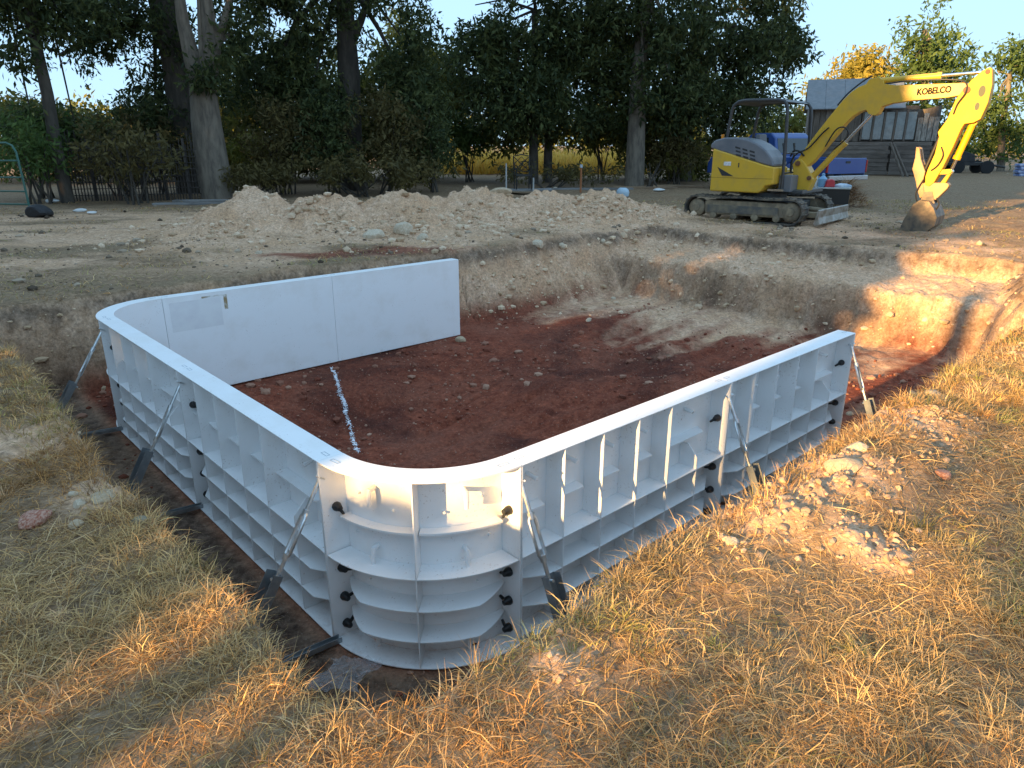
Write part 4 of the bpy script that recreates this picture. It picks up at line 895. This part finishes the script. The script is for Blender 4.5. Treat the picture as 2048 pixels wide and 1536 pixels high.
bush('dark green bush between the gate and the leaning trunk', 50, 240, 22.5, 90, 70, 190, LV_M, 51)
bush('dark bush over the mesh screen', 290, 250, 25, 90, 50, 150, LV_D, 52)
bush('sunlit yellow bush right of the pale forked trunk', 520, 300, 31, 70, 45, 130, leaf_mat('leaf_yg', (.12,.14,.03), (.28,.24,.05)), 53)
bush('brownish dark thicket behind the left part of the heap', 560, 270, 24.5, 80, 70, 170, LV_B, 54)
bush('dark thicket in front of the thick dark trunk', 660, 280, 25, 80, 80, 210, LV_D, 55)
bush('brown-green thicket behind the middle of the heap', 770, 280, 25, 85, 85, 220, LV_B, 56)
bush('dark green thicket left of the bright clearing', 860, 270, 25.5, 60, 75, 150, LV_D, 57)
bush('low brown brush at the foot of the middle thicket', 720, 345, 23.5, 190, 30, 190, LV_B, 58)
bush('low brown weeds behind the left end of the heap', 520, 360, 23, 80, 24, 90, LV_B, 59)
bush('bright green bush left of the thick straight trunk', 1205, 255, 34, 55, 38, 100, LV_M, 60, .2)
bush('light green bush left of the metal chair', 935, 270, 33, 55, 45, 110, LV_M, 61, .2)
bush('small green bush at the foot of the thick straight trunk', 1305, 335, 28.5, 24, 22, 40, LV_M, 62)
bush('dark brush behind the excavator counterweight', 1350, 310, 31, 60, 36, 100, LV_B, 63)
bush('low dark weeds below the twin slim trunks', 1100, 345, 28, 150, 16, 120, LV_B, 64)
GAP = -.35; Cu = []; r = np.random.default_rng(71)
for k in range(420):
    px = r.uniform(-80, 1420); py = 330-(235*r.random()**1.6); D = r.uniform(31, 38)
    if px < 430 and py < 215: continue
    if 890 < px < 1250 and py > 285: continue
    Cu.append(blob(at(px, py, D), (1.0, .9, .8), 30, r, .5))
tag(leaves('undergrowth', np.concatenate(Cu), .30, leaf_mat('leaf_under', (.035,.05,.016), (.26,.23,.05), .5), None, 72, 9, .5, .4), 'tangled mass of undergrowth and saplings behind the trunks', 'undergrowth', kind='stuff')
f = foot(840, 34); tree('oak_tree', 'golden tree standing in for sunlit leaves between the dark crowns', f, [f, A(840, 280, 34), A(835, 180, 34)], .16, [], [BL(805, 60, 34, 40, 50, 50), BL(850, 130, 34, 40, 40, 50), BL(880, 190, 34, 45, 45, 60), BL(790, 150, 34.5, 30, 30, 25)], LV_Y, BARK_D, .22, 9, 14, .45)  # gold leaf colour stands in for sunlight on leaves here
bush('sparse dark vines in front of the mesh screen', 255, 310, 20.8, 95, 48, 60, LV_B, 65)
bush('dark thicket filling the space behind the mesh screen', 240, 300, 24, 130, 60, 230, LV_B, 67)
bush('leafy green shoots at the left end of the mesh screen', 60, 300, 20.5, 60, 50, 70, LV_M, 66)
# tall grass clearing, sunlight put into its golden blade colour
r = np.random.default_rng(77); n_ = 9000; x = r.uniform(-4, 8.0, n_); y = r.uniform(41, 50, n_); zz = terrain(x, y)[0]
cc_ = np.array([.85,.52,.12])*(1-r.random((n_, 1))*.4)+np.array([.1,.13,.0])*r.random((n_, 1))
tag(blades('tall_grass', x, y, zz, r.uniform(.8, 1.7, n_), r.uniform(1.1, 1.55, n_), r.uniform(.03, .07, n_), r.uniform(0, 6.28, n_), cc_, 78, 3, .3), 'tall dry grass with sunlight painted into its gold in the clearing behind the trunks', 'grass', kind='stuff')
# distant wood closing the horizon
r = np.random.default_rng(99); Cw = []
for k in range(120):
    x_ = -95+190*(k+.5)/120+r.normal(0, 1.0); D = r.uniform(80, 105); h = (5.5+2.5*vnoise(k*.31, 2, 4))*(1.0 if x_ < 25 else .55)
    Cw.append(blob((x_, D, h*.48), (2.4, 2.0, h*.55), 26, r, .4))
tag(leaves('distant_wood', np.concatenate(Cw), .8, leaf_mat('leaf_far', (.05,.075,.02), (.20,.18,.04), .3), None, 98, 7, 1.0, .2, .6), 'far belt of low green woodland on the horizon', 'woodland', kind='stuff')
GAP = -2.0
# unseen woodland behind and left of the camera, shaped to shade the yard
r = np.random.default_rng(123); Cw = []; SN = np.array([SUN_H[1], -SUN_H[0]])    # q axis: right of the sunlight
def qt(q, t, z_): p = SN*q+SUN_H*t; return (p[0], p[1], z_)
m = MB()
for (qe, z0, z1) in ((-2.7, .5, 3.9), (-3.2, 3.9, 4.6), (-3.1, 4.6, 6.8), (-4.6, 6.8, 15)):  # leaf edge stepped by height to set where the shade ends
    for zc in np.arange(z0+.25, z1, .6): Cw.append(blob(qt(qe-1.6, -17, zc), (1.25, 1.25, .4), 36, r, .5))
for (q, t, h, rad) in ((-9.4, -17, 15, 4.2), (-11.5, -20, 17, 4.6), (-17, -18, 16, 4.6), (-22.5, -21, 18, 4.8), (-28, -19, 17, 4.6), (-33, -22, 18, 4.6), (-9, -25, 19, 4.6), (-14.5, -26, 19, 4.6), (-20, -27, 19, 4.6), (-26, -27, 19, 4.6), (-39, -22, 18, 4.6)):
    m.tube([qt(q, t, -.2), qt(q, t, h*.5), qt(q, t, h*.8)], [.4, .3, .1], 8)
    for zc in np.arange(2.0, h, 2.2):
        w = rad*(1.0 if zc < h*.75 else .7); Cw.append(blob(qt(q, t, zc), (w, w, 1.8), 70, r, .5))
for (q, t, h, rad) in ((-1.98, -14, 5.1, .15), (-1.6, -13, 4.7, .08), (.38, -13, 3.0, .035), (-.6, -13.2, 3.2, .035), (.85, -13, 3.4, .035), (1.4, -13, 3.2, .035)): m.tube([qt(q, t, -.2), qt(q, t, h*.5), qt(q, t, h)], [rad, rad, rad], 8)  # unseen posts and thin stems added to cast shadow bars and streaks
wd = leaves('woodland', np.concatenate(Cw), .75, LV_D, None, 124, 9, .9, .3, .55); tag(wd, 'tall dense unseen woodland behind the camera that shades the yard', 'woodland', kind='stuff')
Cs = [blob(qt(q, -13, zc), (rw, .5, rz), k, r, .5) for (q, zc, rw, rz, k) in ((-.62, 3.15, .16, .2, 5), (-.15, 3.35, .14, .15, 4), (.35, 2.95, .16, .18, 5), (.85, 3.4, .2, .2, 6), (1.4, 3.2, .2, .2, 5), (-.3, 3.7, .15, .12, 3), (-1.15, 3.05, .12, .1, 2), (.1, 4.1, .2, .2, 3))]  # leaf clumps of unseen saplings, added to dapple the right-hand grass
leaves('dapple_saplings', np.concatenate(Cs), .20, LV_D, wd, 125, 8, .2, .3, .4)
m.build('trunks_and_shadow_posts', BARK_D, wd, smooth=True)

# ------------------------------------------------------------------ pickup truck behind the excavator
BLU = mat('truck_blue', (.022,.065,.24), .3, (.03,.08,.26), 2, spec=.6)
GLS = mat('dark_glass', (.03,.04,.045), .06, spec=.8)
TYRE = mat('tyre', (.015,.015,.016), .85); RIM = mat('rim', (.45,.46,.47), .35, metal=.8)
def truck():
    hd = np.array([-.45, .893]); c0 = at(1694, 330, 24.5); rz = math.atan2(hd[1], hd[0])
    t = empty('pickup_truck', (c0[0], c0[1], gz(c0[0], c0[1])), rz); tag(t, 'blue pickup truck parked behind the excavator', 'pickup truck')
    t.scale = (1.05, 1.03, 1.13); W = .93
    body = MB().prism([(.02,.55),(.02,1.02),(2.1,1.05),(2.1,.55),(1.75,.55),(1.62,.82),(1.35,.95),(1.05,.95),(.78,.82),(.65,.55)], -W, -W+.06).prism([(.02,.55),(.02,1.02),(2.1,1.05),(2.1,.55),(1.75,.55),(1.62,.82),(1.35,.95),(1.05,.95),(.78,.82),(.65,.55)], W-.06, W).build('bed_side', BLU, t, bevel=.02)
    MB().box(.05, 2.05, -W+.065, W-.065, .60, .66).build('bed_floor', mat('bed_black', (.03,.03,.032), .7), t)
    tg = MB().box(-.03, .03, -W+.07, W-.07, .60, 1.04).build('tailgate', BLU, t, bevel=.02)
    MB().box(-.045, -.031, -.10, .10, .90, .96).build('handle', mat('vent_black', (.03,.03,.032)), tg)
    for s in (-1, 1): MB().box(-.035, .018, s*(W-.035)-.03, s*(W-.035)+.03, .64, .98).build('tail_light', mat('tail_red', (.35,.02,.015), .25), t, bevel=.008)
    MB().box(-.14, -.04, -W+.03, W-.03, .42, .56).build('bumper', RIM, t, bevel=.02)
    MB().prism([(2.13,.50),(2.13,1.08),(2.22,1.10),(4.0,1.08),(5.25,1.00),(5.38,.80),(5.38,.48),(4.95,.48),(4.8,.80),(4.3,.80),(4.1,.48)], -W, W).build('cab_body', BLU, t, bevel=.04, seg=3)
    MB().prism([(2.16,1.085),(2.30,1.62),(2.48,1.76),(3.35,1.76),(3.62,1.62),(4.08,1.09)], -W+.10, W-.10).build('cab_roof', BLU, t, bevel=.05, seg=3)
    MB().prism([(2.185,1.17),(2.295,1.60),(2.285,1.60),(2.175,1.17)], -W+.2, W-.2).build('rear_window', GLS, t)
    for s in (-1, 1):
        e0, e1 = (-W+.085, -W+.097) if s < 0 else (W-.097, W-.085)
        MB().prism([(2.5,1.14),(2.58,1.62),(3.36,1.64),(3.80,1.14)], e0, e1).build('side_window', GLS, t)
    for wx in (1.2, 4.55):
        for s in (-1, 1):
            w = empty('wheel', (wx, s*(W-.13), .38)); w.parent = t
            MB().lathe([(.26, -.12), (.36, -.11), (.38, -.07), (.38, .07), (.36, .11), (.26, .12)], 20, 'y').build('tyre', TYRE, w, smooth=True)
            MB().lathe([(.25, -.125), (.25, .125)], 14, 'y').build('rim', RIM, w, smooth=True)
truck()
# ------------------------------------------------------------------ weathered shed
WD = [mat('shed_wood_a', (.115,.095,.08), .9, (.20,.17,.145), 6, dim=(1, 1, .2), bmp=.4, bscale=20), mat('shed_wood_b', (.16,.13,.105), .9, (.09,.075,.06), 6, dim=(1, 1, .2)), mat('shed_wood_c', (.085,.068,.055), .9, (.15,.125,.10), 6, dim=(1, 1, .2))]
WH = [mat('shed_log_a', (.115,.095,.08), .9, (.20,.17,.145), 6, dim=(.2, 1, 1), bmp=.4, bscale=20), mat('shed_log_b', (.15,.125,.105), .9, (.08,.065,.055), 6, dim=(.2, 1, 1))]
ROOF = mat('roof_tin', (.15,.16,.17), .5, (.20,.20,.21), 4, metal=.3)
def shed():
    p = at(1609, 300, 41); t = empty('weathered_shed', (p[0], p[1], gz(p[0], p[1])), R(-20)); tag(t, 'weathered grey wooden shed with tin roof behind the excavator boom', 'shed')
    Wd, Dp, E, Rg = 6.3, 4.6, 3.45, 4.95; q = random.Random(3)
    for k in range(9):
        x0 = .0+.29*k; MB().box(x0, x0+.27, -.03-q.uniform(0, .02), 0, 1.72+q.uniform(-.05, .03), E-q.uniform(0, .04)).build('wall_board', q.choice(WD), t)
    for k in range(8):
        z0 = .02+.21*k; MB().box(q.uniform(-.05, .1), 4.2+q.uniform(-.1, .05), -.05-q.uniform(0, .03), 0, z0, z0+.19).build('wall_log', q.choice(WH), t)
        MB().box(4.28, 6.25+q.uniform(-.15, .05), -.04-q.uniform(0, .03), 0, z0, z0+.19).build('wall_log', q.choice(WH), t)
    for k in range(5):
        x0 = 2.68+.52*k
        MB().box(x0+.07, x0+.46, -.012, -.004, 1.80, 3.15).build('window_pane', mat('old_glass', (.13,.165,.175), .10, (.08,.10,.105), 3, spec=.8), t)
        MB().box(x0-.03, x0+.05, -.06, .0, 1.73, 3.25).build('window_post', q.choice(WD), t)
    for k in range(4):
        x0 = 5.3+.25*k; MB().box(x0, x0+.22, -.03-q.uniform(0, .02), 0, 1.72, 3.2-q.uniform(0, .35)).build('wall_board', mat('peeling_board', (.16,.14,.12), .9, (.36,.34,.30), 8, dim=(1, 1, .3)), t)
    MB().box(2.6, 5.28, -.05, 0, 3.26, E).build('lintel', WD[2], t)
    MB().box(0, .05, .02, Dp, 0, E).build('end_wall', WD[0], t); MB().box(Wd-.05, Wd, .02, Dp, 0, E).build('end_wall', WD[1], t); MB().box(.06, Wd-.06, Dp-.05, Dp, 0, E).build('back_wall', WD[2], t)
    for (x0, x1) in ((-.02, .03), (4.5, 4.55)): MB().prism([(.0, E+.01), (Dp, E+.01), (Dp/2, Rg-.08)], x0, x1, 'yz').build('gable', WD[0], t)
    for k in range(5):
        x0 = -.2+.96*k
        MB().prism([(-.35, E-.14), (-.35, E-.10), (Dp/2, Rg+.03), (Dp/2, Rg-.01)], x0, x0+.95, 'yz').build('roof_sheet', ROOF, t)
        MB().prism([(Dp+.35, E-.14), (Dp+.35, E-.10), (Dp/2+.005, Rg+.03), (Dp/2+.005, Rg-.01)], x0, x0+.95, 'yz').build('roof_sheet', ROOF, t)
shed()
for lb, (x0, y0), (x1, y1) in (('longer weathered pole propped against the shed corner', (1810, 335), (1781, 285)), ('shorter weathered pole propped across the shed corner', (1822, 318), (1787, 287))):
    a_, b_ = at(x0, y0, 38), at(x1, y1, 38.6); a_[2] = gz(a_[0], a_[1])-.05
    tag(MB().tube([a_, b_], .06, 7).build('leaning_pole', WD[1]), lb, 'pole')
# ------------------------------------------------------------------ green tube gate at the far left
def gate():
    p = onz(62, 428); t = empty('tube_gate', (p[0], p[1], gz(p[0], p[1])), R(170)); tag(t, 'green tubular farm gate at the left edge', 'gate')
    G = mat('gate_green', (.03,.12,.095), .5, (.06,.13,.10), 5)
    MB().tube([(0,0,.02),(.02,0,.8),(.05,0,1.42),(.12,0,1.56),(.26,0,1.62),(3.0,0,1.62)], .025, 9).build('gate_frame', G, t, smooth=True)
    for z_ in (.22, .52, .84, 1.22): MB().cyl((.02, 0, z_), (3.0, 0, z_), .02, 8).build('rail', G, t, smooth=True)
gate()
# ------------------------------------------------------------------ dark mesh screen on the left
def wire_screen():
    p = at(128, 330, 21.5); p2 = at(392, 330, 22.5); rz = math.atan2(p2[1]-p[1], p2[0]-p[0]); Wd = float(np.linalg.norm((p2-p)[:2]))
    t = empty('wire_screen', (p[0], p[1], gz(p[0], p[1])), rz); tag(t, 'dark see-through mesh screen fence left of the forked trunk', 'fence'); q = random.Random(9)
    K = [mat('screen_wood_a', (.035,.03,.027), .95, (.07,.058,.05), 5, dim=(1, 1, .25)), mat('screen_wood_b', (.055,.045,.04), .95, (.03,.026,.023), 5, dim=(1, 1, .25)), mat('screen_rust', (.06,.045,.035), .9, (.03,.026,.024), 5)]
    n_ = 44; w = Wd/n_
    for k in range(n_): MB().box(k*w, k*w+(.07 if k % 8 == 0 else .022), -.03-q.uniform(0, .03), 0, -.05, 1.75+q.uniform(-.3, .25)).build('stake', q.choice(K), t)
    for z_ in (.15, .33, .51, .69, .87, 1.05, 1.23, 1.41): MB().box(-.05, Wd+.05, -.082, -.065, z_, z_+.02).build('rail', K[1], t)
wire_screen()
def slab(name, label, cat, px, py, D, w, d, h, m, rz=0, group=None, z=0):
    p = at(px, py, D); o = MB().box(-w/2, w/2, -d/2, d/2, 0, h).build(name, m, None, bevel=min(.01, h*.2)); o.location = (p[0], p[1], gz(p[0], p[1])+z); o.rotation_euler = (0, 0, rz); return tag(o, label, cat, group)
GB = mat('grey_board', (.26,.25,.24), .9, (.15,.14,.13), 5, dim=(.3, 1, 1)); TB = mat('tan_board', (.30,.20,.12), .9, (.18,.12,.075), 5, dim=(.3, 1, 1))
slab('plank', 'long pale plank on the ground right of the forked trunk', 'plank', 452, 392, 21.5, 3.0, .25, .06, GB, R(6))
slab('plank', 'grey plank lying under the mesh screen', 'plank', 380, 400, 20.6, 2.0, .3, .06, GB, R(4))
slab('plank', 'tan plank leading away behind the heap right of the chair', 'plank', 1290, 358, 27.5, 2.4, .22, .08, TB, R(-14))
slab('plank', 'short tan plank beside the thick straight trunk', 'plank', 1350, 352, 29.0, 2.2, .25, .06, TB, R(-5))
slab('plank', 'grey plank behind the metal chair deck', 'plank', 1180, 362, 27.0, 3.2, .2, .08, GB, R(3))
for k, (px, py, w, lb) in enumerate(((80, 434, .3, 'dark dumped bag by the green gate'),)):
    p = onz(px, py); o = link('scrap_bag', rock_mesh('scrap_bag', 300+k, 3, .6), mat('scrap_black', (.02,.02,.022), .7)); o.location = (p[0], p[1], gz(p[0], p[1])+.1); o.scale = (w, .3, .3); tag(o, lb, 'bag')
for k, (px, py, s_, lb) in enumerate(((105, 407, .16, 'white scrap on the ground between gate and mesh screen'), (160, 424, .13, 'small white scrap in front of the mesh screen'), (185, 428, .10, 'pale scrap right of the small white scrap'), (1318, 384, .16, 'white scrap left of the excavator track'))):
    p = onz(px, py); o = link('scrap', rock_mesh('scrap', 310+k, 2, .4), mat('scrap_white', (.6,.6,.58), .7)); o.location = (p[0], p[1], gz(p[0], p[1])+.05); o.scale = (s_*1.4, s_, s_); tag(o, lb, 'scrap')
# ------------------------------------------------------------------ chair on a low deck
dk = at(1048, 372, 24.6); t = empty('low_deck', (dk[0], dk[1], gz(dk[0], dk[1])), R(3)); tag(t, 'low grey board deck under the metal chair', 'deck')
for k in range(5): MB().box(-.95, .95, -.5+.2*k, -.5+.2*k+.18, .12, .16).build('deck_board', GB, t)
for s in (-.8, .8): MB().box(s-.05, s+.05, -.48, .48, .0, .118).build('joist', GB, t)
for xx, h in ((-.62, 1.0), (.27, .55)): MB().cyl((xx, -.56, -.1), (xx, -.56, h), .025, 8).build('post', mat('post_pale', (.4,.4,.38), .7), t, smooth=True)
def chair():
    t = empty('metal_chair', (dk[0]-.04, dk[1], gz(dk[0], dk[1])+.16), R(8)); tag(t, 'black metal patio chair with lattice back behind the heap', 'chair')
    K = mat('chair_black', (.014,.013,.012), .5)
    MB().box(-.27, .27, -.27, .27, .42, .47).build('seat', K, t, bevel=.015)
    for sx in (-.25, .25):
        MB().tube([(sx, -.25, 0), (sx, -.25, .66)], .02, 7).build('leg', K, t); MB().tube([(sx, .25, 0), (sx, .27, .45)], .02, 7).build('leg', K, t)
        MB().tube([(sx, -.27, .66), (sx, 0, .67), (sx, .28, .62)], .022, 7).build('armrest', K, t)
    MB().tube([(-.25,.27,.45),(-.27,.33,1.05),(0,.345,1.10),(.27,.33,1.05),(.25,.27,.45)], .022, 7).build('back_frame', K, t, smooth=True)
    for pts_ in ([(-.25,.29,.58),(.25,.33,1.02)], [(.25,.29,.58),(-.25,.33,1.02)], [(-.25,.3,.8),(0,.285,.58),(.25,.3,.8),(0,.34,1.03),(-.25,.3,.8)], [(-.25,.285,.56),(.25,.285,.56)]):
        MB().tube(pts_, .014, 6).build('back_lattice', K, t)
chair()
p = at(1162, 350, 25.5); t = empty('stake', (p[0], p[1], gz(p[0], p[1])), 0); tag(t, 'orange survey stake with pale cap right of the chair', 'stake')
MB().cyl((0, 0, -.1), (0, 0, .85), .035, 7).build('shaft', mat('stake_orange', (.35,.13,.05), .8), t); MB().cyl((0, 0, .851), (0, 0, .95), .05, 8).build('cap', mat('stake_cap', (.5,.55,.6), .6), t)
p = at(1246, 372, 24); o = MB().lathe([(.20, 0), (.22, .12), (.19, .2), (.12, .26), (.10, .27), (.10, .20), (.02, .2)], 16).build('wash_tub', mat('tub_blue', (.40,.52,.60), .4), None, smooth=True); o.location = (p[0], p[1], gz(p[0], p[1])); tag(o, 'pale blue plastic tub behind the right end of the heap', 'tub')
# ------------------------------------------------------------------ table with clutter, brush pile
tp = at(1664, 395, 18.9); g0 = gz(tp[0], tp[1]); t = empty('work_table', (tp[0], tp[1], g0), R(-25)); tag(t, 'low black table with pale top behind the dozer blade', 'table')
MB().box(-.42, .42, -.3, .3, .50, .54).build('tabletop', mat('table_pale', (.5,.52,.5), .6, (.3,.33,.33), 6), t, bevel=.01); MB().box(-.40, .40, -.28, .28, .12, .495).build('drawer_box', mat('chair_black', (.014,.013,.012)), t)
for sx in (-.37, .37):
    for sy in (-.25, .25): MB().box(sx-.02, sx+.02, sy-.02, sy+.02, 0, .119).build('leg', MATS['chair_black'], t)
def item(name, prof, m, dx, dy, lb, cat, sc=1):
    o = MB().lathe(prof, 12).build(name, m, None, smooth=True); o.location = (tp[0]+dx, tp[1]+dy, g0+.541); o.scale = (sc, sc, sc); tag(o, lb, cat)
item('jug', [(.07, 0), (.085, .02), (.085, .16), (.03, .22), (.03, .26), (.005, .27)], mat('jug_blue', (.18,.36,.55), .35), -.30, .0, 'pale blue jug on the black table', 'jug', 1.25)
item('bottle', [(.04, 0), (.045, .18), (.015, .23), (.015, .28), (.004, .29)], mat('scrap_white', (.6,.6,.58)), -.40, .12, 'white bottle beside the blue jug on the table', 'bottle')
o = MB().prism([(-.12,0),(.12,0),(.10,.16),(.03,.2),(-.08,.17)], -.09, .09).build('gas_can', mat('can_red', (.45,.03,.04), .45), None, bevel=.02); o.location = (tp[0]-.16, tp[1]-.1, g0+.541); tag(o, 'red fuel can on the black table', 'fuel can')
o = MB().prism([(-.2,0),(.2,0),(.17,.05),(.0,.09),(-.18,.06)], -.12, .12).build('tarp_bundle', mat('tarp_pale', (.5,.56,.62), .6, (.3,.45,.6), 8), None, bevel=.02); o.location = (tp[0]+.2, tp[1]-.1, g0+.541); o.rotation_euler = (0, 0, .4); tag(o, 'folded pale blue cloth on the black table', 'cloth')
r = np.random.default_rng(61); n_ = 1500; b_ = at(1690, 400, 19.5); az = r.uniform(0, 6.28, n_); rr_ = np.abs(r.normal(0, .33, n_))
x = b_[0]+np.cos(az)*rr_; y = b_[1]+np.sin(az)*rr_*.7; z_ = np.full(n_, gz(b_[0], b_[1]))+.62*np.exp(-(rr_/.42)**2)*r.random(n_)**.5
tag(blades('brush_pile', x, y, z_, r.uniform(.2, .55, n_), r.uniform(-.3, .9, n_), r.uniform(.008, .016, n_), az+r.normal(0, .8, n_), np.clip(np.array([.30,.17,.085])*(.5+r.random((n_, 1))), 0, 1), 62, 3, 1.0), 'heap of brown dry stalks right of the black table', 'brush pile')
# ------------------------------------------------------------------ old implement and stacked bags at the far right
p = at(1938, 320, 43); t = empty('farm_implement', (p[0], p[1], gz(p[0], p[1])), R(-8)); tag(t, 'dark old farm implement parked at the far right field edge', 'implement')
IM = mat('implement_dark', (.025,.025,.027), .8, (.05,.045,.04), 4)
MB().box(-1.3, 1.1, -.5, .5, .45, .62).build('deck', IM, t, bevel=.02); MB().prism([(-.9,.625),(.2,.625),(.1,1.05),(-.5,1.25),(-.85,1.0)], -.4, .4).build('housing', IM, t, bevel=.04); MB().cyl((1.1, 0, .5), (2.0, 0, .35), .06, 8).build('drawbar', IM, t)
for wx in (-.8, .75):
    for sy in (-1, 1): MB().lathe([(.2, -.1), (.36, -.09), (.36, .09), (.2, .1)], 16, 'y', (wx, sy*.62, .36)).build('wheel', TYRE, t, smooth=True)
p = at(2046, 335, 39); BB = mat('bag_blue', (.10,.16,.38), .5, (.55,.58,.65), 3)
for k in range(4):
    o = MB().box(-.32, .32, -.25, .25, 0, .16).build('feed_bag', BB, None, bevel=.06, seg=3); o.location = (p[0]+.02*(-1)**k, p[1], gz(p[0], p[1])+.163*k); o.rotation_euler = (0, 0, .08*(-1)**k)
    tag(o, ('lowest', 'second lowest', 'second highest', 'topmost')[k]+' blue and white bag of the stack at the right edge', 'feed bag', 'stacked blue bags')
